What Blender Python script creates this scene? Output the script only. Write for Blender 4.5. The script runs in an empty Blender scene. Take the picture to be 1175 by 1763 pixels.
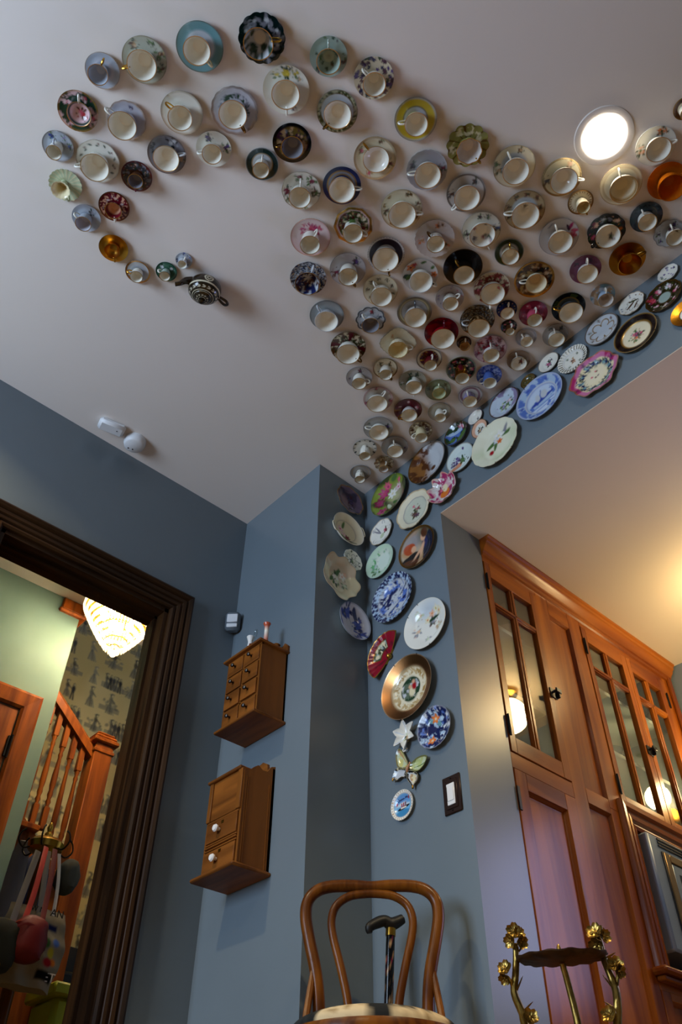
import bpy, math, random
import numpy as np
from mathutils import Matrix, Vector

SC = bpy.context.scene
COL = SC.collection


def lin(c):
    """hex sRGB -> linear rgb tuple"""
    c = c.lstrip('#')
    o = []
    for i in (0, 2, 4):
        v = int(c[i:i + 2], 16) / 255
        o.append(v / 12.92 if v <= .04045 else ((v + .055) / 1.055) ** 2.4)
    return tuple(o)


# ------------------------------------------------------------------ camera
FPX = 1405.2849
PP = np.array([587.5, 881.5])
CR = np.array([[0.6732494890988442, 0.7393743342860858, 0.007792254304923726],
               [0.5097623164801797, -0.4717546187176478, 0.7194372525907508],
               [-0.5356094716534672, 0.4803885651403186, 0.6945137294233423]])
CAM = np.array([0., 0., .08])
cd = bpy.data.cameras.new('camera')
cam = bpy.data.objects.new('camera', cd)
COL.objects.link(cam)
SC.camera = cam
cd.sensor_fit = 'VERTICAL'
cd.sensor_height = 36
cd.lens = FPX / 1763 * 36
cd.clip_start = .02
mw = Matrix.Identity(4)
for i in range(3):
    mw[i][0], mw[i][1], mw[i][2], mw[i][3] = CR[0][i], CR[1][i], -CR[2][i], CAM[i]
cam.matrix_world = mw

# planes of the room (metres)
XL, YN, XC, YH, XJ, ZS, YK, YE, H = -2.453, 1.59, -1.918, 1.867, -1.484, 2.349, 2.10, 3.52, 2.78
XR, YB = 2.0, -2.3

# ------------------------------------------------------------------ world, light, exposure
SC.view_settings.view_transform = 'Standard'
SC.view_settings.look = 'None'
SC.view_settings.exposure = 0.22
SC.view_settings.gamma = 1
SC.view_settings.use_curve_mapping = False
w = bpy.data.worlds.new('sky')
SC.world = w
w.use_nodes = True
bg = w.node_tree.nodes['Background']
bg.inputs[0].default_value = (.62, .74, 1, 1)
bg.inputs[1].default_value = .5


def area(name, loc, aim, sx, sy, watts, color, shape='RECTANGLE', spread=math.pi):
    d = bpy.data.lights.new(name, 'AREA')
    d.shape = shape
    d.size = sx
    if shape == 'RECTANGLE':
        d.size_y = sy
    d.energy = watts
    d.color = color
    d.spread = spread
    o = bpy.data.objects.new(name, d)
    COL.objects.link(o)
    o.location = loc
    o.rotation_euler = (Vector(aim) - Vector(loc)).to_track_quat('-Z', 'Y').to_euler()
    return o


DAY = (.6, .77, 1)
area('daylight_back_window', (-1.68, YB + .06, 1.5), (-1.5, 2, 1.5), 1.2, 1.3, 80, DAY)
area('daylight_kitchen_window', (-.45, YE - .03, 1.42), (-.45, 0, 1.3), .62, .8, 5.5, (.5, .54, 1), spread=1.9)

# ------------------------------------------------------------------ geometry from the photograph's lens


def ray(px):
    return CR.T @ np.array([(px[0] - PP[0]) / FPX, -(px[1] - PP[1]) / FPX, 1])


def on(px, ax, val):
    d = ray(px)
    return CAM + d * (val - CAM[ax]) / d[ax]


def atd(px, dist):
    d = ray(px)
    return CAM + d / math.hypot(d[0], d[1]) * dist


def pj(p):
    c = CR @ (np.asarray(p) - CAM)
    return PP + FPX * np.array([c[0] / c[2], -c[1] / c[2]])


# ------------------------------------------------------------------ materials
def mat(name, color, rough=.5, metal=0., **kw):
    m = bpy.data.materials.new(name)
    m.use_nodes = True
    b = m.node_tree.nodes['Principled BSDF']
    b.inputs['Base Color'].default_value = (*lin(color), 1) if isinstance(color, str) else (*color, 1)
    b.inputs['Roughness'].default_value = rough
    b.inputs['Metallic'].default_value = metal
    for k, v in kw.items():
        b.inputs[k.replace('_', ' ')].default_value = v
    return m


def noisy(name, c1, c2, scale, rough=.5, metal=0., bump=0., stretch=(1, 1, 1), detail=4., lo=.35, hi=.65, bscale=None, **kw):
    m = mat(name, c1, rough, metal, **kw)
    nt = m.node_tree
    N = nt.nodes
    L = nt.links
    b = N['Principled BSDF']
    tc = N.new('ShaderNodeTexCoord')
    mp = N.new('ShaderNodeMapping')
    mp.inputs['Scale'].default_value = stretch
    L.new(tc.outputs['Object'], mp.inputs[0])
    nz = N.new('ShaderNodeTexNoise')
    nz.inputs['Scale'].default_value = scale
    nz.inputs['Detail'].default_value = detail
    L.new(mp.outputs[0], nz.inputs['Vector'])
    cr = N.new('ShaderNodeValToRGB')
    cr.color_ramp.elements[0].position = lo
    cr.color_ramp.elements[1].position = hi
    cr.color_ramp.elements[0].color = (*lin(c1), 1)
    cr.color_ramp.elements[1].color = (*lin(c2), 1)
    L.new(nz.outputs['Fac'], cr.inputs[0])
    L.new(cr.outputs[0], b.inputs['Base Color'])
    if bump:
        n2 = N.new('ShaderNodeTexNoise')
        n2.inputs['Scale'].default_value = bscale or scale
        n2.inputs['Detail'].default_value = 3
        L.new(mp.outputs[0], n2.inputs['Vector'])
        bp = N.new('ShaderNodeBump')
        bp.inputs['Strength'].default_value = bump
        bp.inputs['Distance'].default_value = .002
        L.new(n2.outputs['Fac'], bp.inputs['Height'])
        L.new(bp.outputs[0], b.inputs['Normal'])
    return m


def wood(name, dark, light, axis, rough=.32, scale=9., spec=.2):
    st = [1, 1, 1]
    st[axis] = .09
    m = noisy(name, dark, light, scale, rough, bump=.12, stretch=tuple(st), detail=7, lo=.36, hi=.64, bscale=scale * 6)
    m.node_tree.nodes['Principled BSDF'].inputs['Coat Weight'].default_value = .0
    m.node_tree.nodes['Principled BSDF'].inputs['Specular IOR Level'].default_value = spec
    m.node_tree.nodes['Principled BSDF'].inputs['Coat Roughness'].default_value = .25
    for n in m.node_tree.nodes:
        if n.type == 'TEX_NOISE':
            n.inputs['Distortion'].default_value = .6
    return m


def painted(name, rough=.14, gilt_rough=.3, spec=.5):
    """glazed or printed surface: colour and gilding come from the mesh's own painted decoration"""
    m = mat(name, 'FFFFFF', rough)
    nt = m.node_tree
    b = nt.nodes['Principled BSDF']
    at = nt.nodes.new('ShaderNodeAttribute')
    at.attribute_name = 'decor'
    nt.links.new(at.outputs['Color'], b.inputs['Base Color'])
    inv = nt.nodes.new('ShaderNodeMath')
    inv.operation = 'SUBTRACT'
    inv.inputs[0].default_value = 1
    nt.links.new(at.outputs['Alpha'], inv.inputs[1])
    nt.links.new(inv.outputs[0], b.inputs['Metallic'])
    mr = nt.nodes.new('ShaderNodeMapRange')
    mr.inputs['To Min'].default_value = rough
    mr.inputs['To Max'].default_value = gilt_rough
    nt.links.new(inv.outputs[0], mr.inputs['Value'])
    nt.links.new(mr.outputs[0], b.inputs['Roughness'])
    b.inputs['Specular IOR Level'].default_value = spec
    return m


def clearglass(name, tint=(1, 1, 1), rough=.0, ior=1.45, shine=1.):
    m = bpy.data.materials.new(name)
    m.use_nodes = True
    nt = m.node_tree
    N = nt.nodes
    N.clear()
    o = N.new('ShaderNodeOutputMaterial')
    t = N.new('ShaderNodeBsdfTransparent')
    t.inputs[0].default_value = (*tint, 1)
    g = N.new('ShaderNodeBsdfGlossy')
    g.inputs['Roughness'].default_value = rough
    f = N.new('ShaderNodeFresnel')
    ge = N.new('ShaderNodeNewGeometry')
    mr = N.new('ShaderNodeMapRange')
    mr.inputs['To Min'].default_value = ior
    mr.inputs['To Max'].default_value = 1 / ior
    nt.links.new(ge.outputs['Backfacing'], mr.inputs['Value'])
    nt.links.new(mr.outputs[0], f.inputs[0])
    mx = N.new('ShaderNodeMixShader')
    nt.links.new(f.outputs[0], mx.inputs[0])
    nt.links.new(t.outputs[0], mx.inputs[1])
    nt.links.new(g.outputs[0], mx.inputs[2])
    nt.links.new(mx.outputs[0], o.inputs[0])
    return m


def lustre(name):
    """cut lead crystal: part clear with bright facets, part milky where light is scattered in the cutting"""
    m = clearglass(name, (.97, .95, .9), .08, 1.8)
    nt = m.node_tree
    o = [n for n in nt.nodes if n.type == 'OUTPUT_MATERIAL'][0]
    mx0 = [n for n in nt.nodes if n.type == 'MIX_SHADER'][0]
    tl = nt.nodes.new('ShaderNodeBsdfTranslucent')
    tl.inputs[0].default_value = (.95, .92, .85, 1)
    mx = nt.nodes.new('ShaderNodeMixShader')
    mx.inputs[0].default_value = .75
    nt.links.new(mx0.outputs[0], mx.inputs[1])
    nt.links.new(tl.outputs[0], mx.inputs[2])
    nt.links.new(mx.outputs[0], o.inputs[0])
    return m


def emit(name, color, strength):
    m = bpy.data.materials.new(name)
    m.use_nodes = True
    b = m.node_tree.nodes['Principled BSDF']
    b.inputs['Base Color'].default_value = (.9, .9, .9, 1)
    b.inputs['Emission Color'].default_value = (*color, 1)
    b.inputs['Emission Strength'].default_value = strength
    return m


M = dict(
    blue=noisy('blue_wall_paint', '68747C', '6E7A82', 3, .31, bump=.05, bscale=240, lo=.2, hi=.8),
    ceil=noisy('ceiling_paint', 'DDD5CE', 'E1D9D2', 2, .6, bump=.02, bscale=200, lo=.2, hi=.8),
    ceilk=noisy('lamplit_ceiling_paint', 'CDBDA8', 'D2C3AF', 2, .6, bump=.02, bscale=200, lo=.2, hi=.8),  # ceiling paint tinted creamier, warm lamplight put into the colour
    green=noisy('hall_green_paint', '6A857B', '748E84', 3, .75, bump=.04, bscale=200),
    floor=wood('floor_boards', '6A5230', '866A44', 1, .4, 12),
    trim=wood('dark_oak_trim', '1C1007', '3A2512', 2, .4, 22),
    trimh=wood('dark_oak_trim_across', '1C1007', '3A2512', 1, .4, 22),
    cab=wood('honey_cabinet_wood', '6C300A', 'A05A18', 2, .26, 12, .24),
    cabh=wood('honey_cabinet_wood_across', '6C300A', 'A05A18', 1, .28, 12, .2),
    chest=wood('spice_chest_wood', '54300F', '86501C', 2, .45, 16),
    chesth=wood('spice_chest_wood_across', '5A320F', '8A521E', 0, .45, 16),
    chair=wood('bentwood', '421F08', '70400F', 2, .28, 30),
    stair=wood('stair_wood', '6A300C', '9C5216', 2, .35, 20),
    iron=mat('black_iron', '14110F', .4, .6),
    knob=mat('dark_knob', '1A0F0A', .35),
    porc=mat('white_porcelain', 'E8E6E2', .15),
    plastic=mat('white_plastic', 'D8DADD', .4),
    greyp=mat('grey_plastic', '5C666E', .45),
    brass=mat('brass', 'C79A3E', .25, 1),
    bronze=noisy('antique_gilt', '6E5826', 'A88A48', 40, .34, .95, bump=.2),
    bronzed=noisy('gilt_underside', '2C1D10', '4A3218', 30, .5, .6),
    dark=mat('dark_bronze', '2A1712', .35, .4),
    china=painted('glazed_china'),
    paper=painted('printed_paper', .75, .4, .2),
    cloth=painted('printed_cloth', .9, .4, .1),
    pane=clearglass('cabinet_glass', (.93, .95, .94), ior=1.5),
    jar=clearglass('jar_glass', (.86, .9, .9), ior=1.6),
    crystal=clearglass('crystal', (.97, .95, .9), .05, 1.7),
    lustre=lustre('chandelier_crystal'),
    shelfp=mat('pale_shelf', 'C8D0CC', .5),
    cabin=mat('cabinet_inside', 'C6CCC9', .7),
    black=mat('black_rubber', '0B0B0C', .5),
    steel=mat('oven_blue_steel', '8494AA', .32, .25),
    bronzesteel=mat('oven_bronze_trim', '8A7048', .3, .6),
    darkglass=mat('oven_glass', '2A2E30', .08),
    red=mat('red_nylon', '6C0608', .6),
    redstrap=mat('red_strap', 'C02416', .6),
    grey=mat('grey_felt', '4A4E4A', .9),
    scarf=mat('grey_knit', '6A6A70', .95),
    blueclo=mat('blue_cloth', '2A3560', .9),
    oliv=mat('dark_olive_cloth', '24261C', .9),
    ribbon=mat('silver_strap', 'A09A90', .5),
    lime=mat('lime_plastic', 'A8B028', .4),
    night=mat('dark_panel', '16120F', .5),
    globe=emit('lit_globe', (1, .74, .36), 48),
    lens=emit('lit_can_lens', (1, .9, .74), 60),
    bulb=emit('lit_candle_bulb', (1, .84, .58), 300),
    canin=mat('can_reflector', 'E4DED2', .3),
)


# ------------------------------------------------------------------ mesh builder
class MB:
    def __init__(self):
        self.v = []
        self.f = []

    def add(self, vs, fs):
        n = len(self.v)
        self.v += [tuple(map(float, p)) for p in vs]
        self.f += [tuple(i + n for i in f) for f in fs]
        return self

    def box(self, a, b, bev=0.):
        x0, y0, z0 = [min(a[i], b[i]) for i in range(3)]
        x1, y1, z1 = [max(a[i], b[i]) for i in range(3)]
        if bev <= 0:
            vs = [(x0, y0, z0), (x1, y0, z0), (x1, y1, z0), (x0, y1, z0), (x0, y0, z1), (x1, y0, z1), (x1, y1, z1), (x0, y1, z1)]
            return self.add(vs, [(0, 3, 2, 1), (4, 5, 6, 7), (0, 1, 5, 4), (1, 2, 6, 5), (2, 3, 7, 6), (3, 0, 4, 7)])
        e = min(bev, (x1 - x0) * .45, (y1 - y0) * .45, (z1 - z0) * .45)
        c = (np.array([x0, y0, z0]) + np.array([x1, y1, z1])) / 2
        hs = np.array([x1 - x0, y1 - y0, z1 - z0]) / 2
        vs = []
        idx = {}
        for sx in (-1, 1):
            for sy in (-1, 1):
                for sz in (-1, 1):
                    s = np.array([sx, sy, sz])
                    for ax in range(3):
                        h = hs - e
                        h[ax] = hs[ax]
                        idx[(sx, sy, sz, ax)] = len(vs)
                        vs.append(c + s * h)
        fs = []
        for ax in range(3):
            o = [i for i in range(3) if i != ax]
            for s in (-1, 1):
                q = []
                for a1, b1 in ((-1, -1), (1, -1), (1, 1), (-1, 1)):
                    k = [0, 0, 0]
                    k[ax] = s
                    k[o[0]] = a1
                    k[o[1]] = b1
                    q.append(idx[(*k, ax)])
                fs.append(tuple(q))
            for a1 in (-1, 1):       # edges along ax
                for b1 in (-1, 1):
                    q = []
                    for s, w_ in ((-1, 0), (-1, 1), (1, 1), (1, 0)):
                        k = [0, 0, 0]
                        k[ax] = s
                        k[o[0]] = a1
                        k[o[1]] = b1
                        q.append(idx[(*k, o[w_])])
                    fs.append(tuple(q))
        for sx in (-1, 1):
            for sy in (-1, 1):
                for sz in (-1, 1):
                    fs.append(tuple(idx[(sx, sy, sz, a)] for a in range(3)))
        return self.add(vs, fs)

    def lathe(self, prof, o=(0, 0, 0), n=20, axis=(0, 0, 1)):
        """prof = [(r, h)]; closed by caps where r == 0"""
        ax = Vector(axis).normalized()
        t = ax.orthogonal().normalized()
        b = ax.cross(t)
        O = Vector(o)
        vs = []
        fs = []
        rows = []
        for r, h in prof:
            if r < 1e-7:
                rows.append([len(vs)])
                vs.append(O + ax * h)
            else:
                rows.append(list(range(len(vs), len(vs) + n)))
                for k in range(n):
                    a = 2 * math.pi * k / n
                    vs.append(O + ax * h + (t * math.cos(a) + b * math.sin(a)) * r)
        for p, q in zip(rows, rows[1:]):
            for k in range(n):
                k2 = (k + 1) % n
                if len(p) == 1 and len(q) == 1:
                    continue
                if len(p) == 1:
                    fs.append((p[0], q[k2], q[k]))
                elif len(q) == 1:
                    fs.append((p[k], p[k2], q[0]))
                else:
                    fs.append((p[k], p[k2], q[k2], q[k]))
        return self.add(vs, fs)

    def tube(self, pts, rad, n=10, smooth=0, flat=None, up=None):
        """swept tube; rad a number or list; smooth = samples per span (Catmull-Rom); flat = (a, b) section scale"""
        P = [np.array(p, float) for p in pts]
        Rr = list(rad) if hasattr(rad, '__len__') else [rad] * len(P)
        if smooth:
            Q = []
            QR = []
            for i in range(len(P) - 1):
                p0, p1, p2, p3 = P[max(i - 1, 0)], P[i], P[i + 1], P[min(i + 2, len(P) - 1)]
                for s in range(smooth):
                    t = s / smooth
                    Q.append(.5 * (2 * p1 + (p2 - p0) * t + (2 * p0 - 5 * p1 + 4 * p2 - p3) * t * t + (3 * p1 - p0 - 3 * p2 + p3) * t ** 3))
                    QR.append(Rr[i] * (1 - t) + Rr[i + 1] * t)
            Q.append(P[-1])
            QR.append(Rr[-1])
            P, Rr = Q, QR
        T = []
        for i in range(len(P)):
            d = P[min(i + 1, len(P) - 1)] - P[max(i - 1, 0)]
            T.append(d / (np.linalg.norm(d) + 1e-12))
        ref = np.array(up, float) if up is not None else (np.array([0, 0, 1.]) if abs(T[0][2]) < .9 else np.array([1., 0, 0]))
        nrm = ref - T[0] * (ref @ T[0])
        nrm /= np.linalg.norm(nrm)
        vs = []
        fs = []
        fa, fb = flat or (1, 1)
        for i, p in enumerate(P):
            nrm = nrm - T[i] * (nrm @ T[i])
            nrm /= np.linalg.norm(nrm) + 1e-12
            bn = np.cross(T[i], nrm)
            for k in range(n):
                a = 2 * math.pi * k / n
                vs.append(p + (nrm * math.cos(a) * fa + bn * math.sin(a) * fb) * Rr[i])
        m = len(P)
        for i in range(m - 1):
            for k in range(n):
                k2 = (k + 1) % n
                fs.append((i * n + k, i * n + k2, (i + 1) * n + k2, (i + 1) * n + k))
        fs.append(tuple(range(n - 1, -1, -1)))
        fs.append(tuple((m - 1) * n + k for k in range(n)))
        return self.add(vs, fs)

    def prism(self, poly, a, b):
        """poly: list of 3d points of a planar outline; extruded by vector from a*dir to b*dir given as two offset vectors"""
        n = len(poly)
        A = np.array(a, float)
        B = np.array(b, float)
        vs = [np.array(p) + A for p in poly] + [np.array(p) + B for p in poly]
        fs = [tuple(range(n - 1, -1, -1)), tuple(range(n, 2 * n))]
        fs += [(i, (i + 1) % n, n + (i + 1) % n, n + i) for i in range(n)]
        return self.add(vs, fs)

    def ball(self, c, r, n=12, sc=(1, 1, 1)):
        m = max(4, n // 2)
        pr = [(max(0, math.sin(math.pi * i / m)) * r if 0 < i < m else 0, -math.cos(math.pi * i / m) * r) for i in range(m + 1)]
        k = len(self.v)
        self.lathe(pr, (0, 0, 0), n)
        for i in range(k, len(self.v)):
            p = self.v[i]
            self.v[i] = (p[0] * sc[0] + c[0], p[1] * sc[1] + c[1], p[2] * sc[2] + c[2])
        return self

    def xf(self, mtx):
        self.v = [tuple(mtx @ Vector(p)) for p in self.v]
        return self


def wloc(o):
    v = Vector((0, 0, 0))
    while o is not None:
        v += o.location
        o = o.parent
    return v


def link(name, me, parent=None, kind=None):
    o = bpy.data.objects.new(name, me)
    COL.objects.link(o)
    if parent is not None:
        o.parent = parent
    if kind:
        o['kind'] = kind
    return o


def fixnormals(me):
    import bmesh
    bm = bmesh.new()
    bm.from_mesh(me)
    bmesh.ops.recalc_face_normals(bm, faces=bm.faces)
    bm.to_mesh(me)
    bm.free()


def shade(me, ang=40):
    me.polygons.foreach_set('use_smooth', [True] * len(me.polygons))
    try:
        me.set_sharp_from_angle(angle=math.radians(ang))
    except Exception:
        pass


def build(name, mb, m, parent=None, kind=None, smooth=True):
    """mb holds world coordinates; the object sits at its parent's base"""
    me = bpy.data.meshes.new(name)
    off = wloc(parent) if parent is not None else Vector((0, 0, 0))
    me.from_pydata([(p[0] - off.x, p[1] - off.y, p[2] - off.z) for p in mb.v], [], mb.f)
    fixnormals(me)
    if smooth:
        shade(me)
    me.materials.append(m)
    return link(name, me, parent, kind)


def struct(name, mb, m, parent=None, smooth=False):
    return build(name, mb, m, parent, None if parent else 'structure', smooth)


def thing(name, label, cat, loc=(0, 0, 0), group=None):
    o = bpy.data.objects.new(name, None)
    COL.objects.link(o)
    o.empty_display_size = .05
    o.location = [float(c) for c in loc]
    return tag(o, label, cat, group)


def tag(o, label, cat, group=None):
    o['label'] = label
    o['category'] = cat
    if group:
        o['group'] = group
    return o


def solo(name, mb, m, label, cat, group=None):
    return tag(build(name, mb, m), label, cat, group)


def label(o, text):
    o['label'] = text
    return o


# ------------------------------------------------------------------ painted decoration
PAL = dict(white='ECE9DC', cream='E6DCBE', ivory='E4D8B0', lilac='BFBEC6', pblue='B3BBC6', mint='A9BAAE', pgreen='C2CCA8', teal='6C9AA0',
           gold='CC9A3E', bgold='7A5622', lustre='B87C22', navy='1A2352', black='0B0B0D', dgreen='0E3A2C', olive='38431E', ygreen='8E8848',
           yellow='C9B234', red='A41420', dred='641020', pink='DDBCC0', rose='C44E68', magenta='A62C62', plum='46223C', purple='4A2E72',
           lav='8F84A4', leaf='4D6E38', dleaf='25402A', orange='DA7428', brown='56301A', tan='B8946A', grey='85858E', dgrey='3F4248',
           silver='C4C8CC', blue='33489C', wblue='5674BC', sky='A8C0D8', skin='DBA985', peach='E2AE90', pale='D8D2CC', amber='E08A2C', copper='9C6C42', bgreen='58A060', wine='7C1C40')
PAL = {k: np.array(lin(v)) for k, v in PAL.items()}
GILT = {'copper', 'gold', 'bgold', 'lustre'}


def vnoise(x, y, seed=0):
    xi = np.floor(x).astype(np.int64)
    yi = np.floor(y).astype(np.int64)
    fx = x - xi
    fy = y - yi
    fx = fx * fx * (3 - 2 * fx)
    fy = fy * fy * (3 - 2 * fy)

    def h(a, b):
        n = (a * 374761393 + b * 668265263 + seed * 1274126177) & 0x7fffffff
        n = ((n ^ (n >> 13)) * 1274126177) & 0x7fffffff
        return ((n ^ (n >> 16)) & 0xffff) / 65535.
    return (h(xi, yi) * (1 - fx) + h(xi + 1, yi) * fx) * (1 - fy) + (h(xi, yi + 1) * (1 - fx) + h(xi + 1, yi + 1) * fx) * fy


def fb(x, y, seed=0):
    return .6 * vnoise(x, y, seed) + .28 * vnoise(2.1 * x, 2.1 * y, seed + 7) + .12 * vnoise(4.3 * x, 4.3 * y, seed + 13)


class Paint:
    def __init__(s, u, v, rn, soft=.03):
        s.u, s.v, s.rn, s.soft = np.asarray(u), np.asarray(v), np.asarray(rn), soft
        s.col = np.tile(PAL['white'], (len(s.u), 1))
        s.g = np.zeros(len(s.u))
        s.sel = np.ones(len(s.u))

    def mix(s, m, c):
        gl = 1. if isinstance(c, str) and c in GILT else 0.
        cc = PAL[c] if isinstance(c, str) else np.asarray(c)
        m = np.clip(m, 0, 1) * s.sel
        s.col = s.col * (1 - m[:, None]) + cc * m[:, None]
        s.g = s.g * (1 - m) + gl * m

    def edge(s, d, w_=None):
        """d < 0 inside"""
        w_ = w_ or s.soft
        return np.clip(.5 - d / w_, 0, 1)

    def bg(s, c):
        s.mix(np.ones(len(s.u)), c)

    def ring(s, r0, r1, c):
        s.mix(np.minimum(s.edge(r0 - s.rn), s.edge(s.rn - r1)), c)

    def el(s, u, v, a, b, ang, c, al=1., soft=None):
        t = math.radians(ang)
        x = (s.u - u) * math.cos(t) + (s.v - v) * math.sin(t)
        y = -(s.u - u) * math.sin(t) + (s.v - v) * math.cos(t)
        d = (np.sqrt((x / a) ** 2 + (y / b) ** 2) - 1) * min(a, b)
        s.mix(s.edge(d, soft) * al, c)

    def bx(s, u0, v0, u1, v1, c):
        d = np.maximum(np.abs(s.u - (u0 + u1) / 2) - (u1 - u0) / 2, np.abs(s.v - (v0 + v1) / 2) - (v1 - v0) / 2)
        s.mix(s.edge(d), c)

    def ln(s, u0, v0, u1, v1, w_, c):
        dx, dy = u1 - u0, v1 - v0
        t = np.clip(((s.u - u0) * dx + (s.v - v0) * dy) / (dx * dx + dy * dy + 1e-9), 0, 1)
        d = np.hypot(s.u - u0 - t * dx, s.v - v0 - t * dy) - w_
        s.mix(s.edge(d), c)

    def fl(s, u, v, r, c, core=None, k=5, ph=0.):
        x, y = s.u - u, s.v - v
        th = np.arctan2(y, x)
        rr = r * (.8 + .2 * np.cos(k * th + ph))
        d = np.hypot(x, y)
        s.mix(s.edge(d - rr), c)
        cc = PAL[c] if isinstance(c, str) else np.asarray(c)
        s.mix(s.edge(d - r * .55) * .45, np.minimum(1, cc * 1.5 + .08))
        s.mix((np.abs(np.cos(k * th / 2 + ph)) < .22) * s.edge(d - rr * .95) * .35, cc * .45)
        if core:
            s.mix(s.edge(d - r * .25), core)

    def lf(s, u, v, L, w_, ang, c):
        t = math.radians(ang)
        x = ((s.u - u) * math.cos(t) + (s.v - v) * math.sin(t)) / L
        y = (-(s.u - u) * math.sin(t) + (s.v - v) * math.cos(t)) / L
        d = (np.abs(y) - w_ / L * np.sqrt(np.clip(x * (1 - x) * 4, 0, 1)) * (1 - .3 * x)) * L
        d = np.where((x < 0) | (x > 1), np.maximum(d, np.maximum(-x, x - 1) * L), d)
        s.mix(s.edge(d), c)

    def po(s, u, v, r, cols, seed=1, dense=4):
        """posy: leaves, blossoms, small buds"""
        rg = random.Random(seed)
        cols = cols.split(',')
        pet = cols[0]
        lf_ = cols[1] if len(cols) > 1 else 'leaf'
        acc = cols[2] if len(cols) > 2 else pet
        for k in range(6):
            a = rg.uniform(0, 360)
            q = r * rg.uniform(.2, .5)
            s.lf(u + q * math.cos(math.radians(a)), v + q * math.sin(math.radians(a)), r * rg.uniform(.55, .8), r * .17, a + rg.uniform(-30, 30), lf_)
        for k in range(dense):
            a = rg.uniform(0, 6.28)
            q = r * rg.uniform(.05, .55)
            s.fl(u + q * math.cos(a), v + q * math.sin(a), r * rg.uniform(.26, .42), pet if k % 3 else acc, None, 5, a)
        for k in range(4):
            a = rg.uniform(0, 6.28)
            q = r * rg.uniform(.7, 1.05)
            s.el(u + q * math.cos(a), v + q * math.sin(a), r * .1, r * .1, 0, acc if k % 2 else lf_)

    def pa(s, ang, rad, r, cols, seed=1, dense=4):
        s.po(rad * math.cos(math.radians(ang)), rad * math.sin(math.radians(ang)), r, cols, seed, dense)

    def gar(s, n, rad, r, cols, ph=0, seed=1, dense=3):
        for k in range(n):
            s.pa(ph + 360 * k / n, rad, r, cols, seed + k, dense)

    def vine(s, n, rad, r, c1, c2, ph=0):
        """running leaf and bud border"""
        for k in range(n):
            a = math.radians(ph + 360 * k / n)
            s.lf(rad * math.cos(a), rad * math.sin(a), r, r * .28, math.degrees(a) + 90 + (35 if k % 2 else -35), c1)
            if k % 2:
                s.el((rad + r * .3) * math.cos(a), (rad + r * .3) * math.sin(a), r * .25, r * .25, 0, c2)

    def nz(s, sc, thr, c, r0=0, r1=2, seed=1, soft=.08):
        n = fb(s.u * sc + 17, s.v * sc + 31, seed)
        s.mix(np.clip((n - thr) / soft + .5, 0, 1) * (s.rn >= r0) * (s.rn <= r1), c)

    def sx(s, n, r0, r1, size, cols, seed=1):
        rg = random.Random(seed)
        cols = cols.split(',')
        for k in range(n):
            a = rg.uniform(0, 6.283)
            q = math.sqrt(rg.uniform(r0 * r0, r1 * r1))
            c = cols[k % len(cols)]
            uu, vv = q * math.cos(a), q * math.sin(a)
            if k % 3 == 2:
                s.lf(uu, vv, size * 1.8, size * .5, rg.uniform(0, 360), c)
            else:
                s.fl(uu, vv, size * rg.uniform(.7, 1.2), c, None, 5, a)

    def sw(s, n, rad, r, c):
        """scroll curls"""
        for k in range(n):
            a = math.radians(360 * k / n)
            cx, cy = rad * math.cos(a), rad * math.sin(a)
            d = np.abs(np.hypot(s.u - cx, s.v - cy) - r) - .018
            ang = np.arctan2(s.v - cy, s.u - cx) - a
            s.mix(s.edge(d) * (np.cos(ang) > -.6), c)

    def rays(s, n, r0, r1, c, duty=.5, ph=0):
        th = np.arctan2(s.v, s.u)
        m = (np.cos(n * th + math.radians(ph)) > math.cos(math.pi * duty)) * (s.rn >= r0) * (s.rn <= r1)
        s.mix(m.astype(float), c)

    def run(s, ops):
        for o in ops:
            if isinstance(o, (str, np.ndarray)):
                s.bg(o)
            else:
                getattr(s, o[0])(*o[1:])
        return s


def paintmesh(me, col, g):
    a = me.color_attributes.new('decor', 'FLOAT_COLOR', 'POINT')
    d = np.ones((len(col), 4), np.float32)
    d[:, :3] = col
    d[:, 3] = 1 - g
    a.data.foreach_set('color', d.ravel())


def rawmesh(name, vs, fs, m):
    me = bpy.data.meshes.new(name)
    me.from_pydata(vs.tolist() if hasattr(vs, 'tolist') else vs, [], fs)
    me.materials.append(m)
    return me


# ------------------------------------------------------------------ round ware
def ware(name, R, prof, back, nth, ops, base='white', shape=None, ripple=None, m=None, holes=None, sx=1., sy=1., tone=1.):
    """front profile prof [(r/R, h)] from centre to rim, back profile from rim to centre; painted front"""
    th = np.arange(nth) * 2 * math.pi / nth
    sh = shape(th) if shape else np.ones(nth)
    V = []
    rn = []
    rows = prof + back
    for i, (r, h) in enumerate(rows):
        k = np.clip((r - .35) / .65, 0, 1)
        rad = R * r * (1 + (sh - 1) * k)
        z = h + (ripple(th) * k * k if ripple is not None else 0 * th)
        if r < 1e-6:
            rad = rad + 1e-5
        V.append(np.stack([rad * np.cos(th) * sx, rad * np.sin(th) * sy, np.broadcast_to(z, th.shape)], 1))
        rn.append(np.full(nth, r))
    V = np.concatenate(V)
    rn = np.concatenate(rn)
    fs = []
    nf = len(prof)
    for i in range(len(rows) - 1):
        for k in range(nth):
            if holes and holes(i, k, rows[i][0], nth):
                continue
            k2 = (k + 1) % nth
            fs.append((i * nth + k, i * nth + k2, (i + 1) * nth + k2, (i + 1) * nth + k))
    me = rawmesh(name, V, fs, m or M['china'])
    shade(me, 60)
    p = Paint(V[:, 0] / R / sx, V[:, 1] / R / sy, rn, .05)
    p.bg(base)
    p.sel = np.zeros(len(V))
    p.sel[:(nf + 1) * nth] = 1
    p.run(ops)
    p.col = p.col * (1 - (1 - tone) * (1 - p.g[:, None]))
    paintmesh(me, p.col, p.g)
    return me


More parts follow.
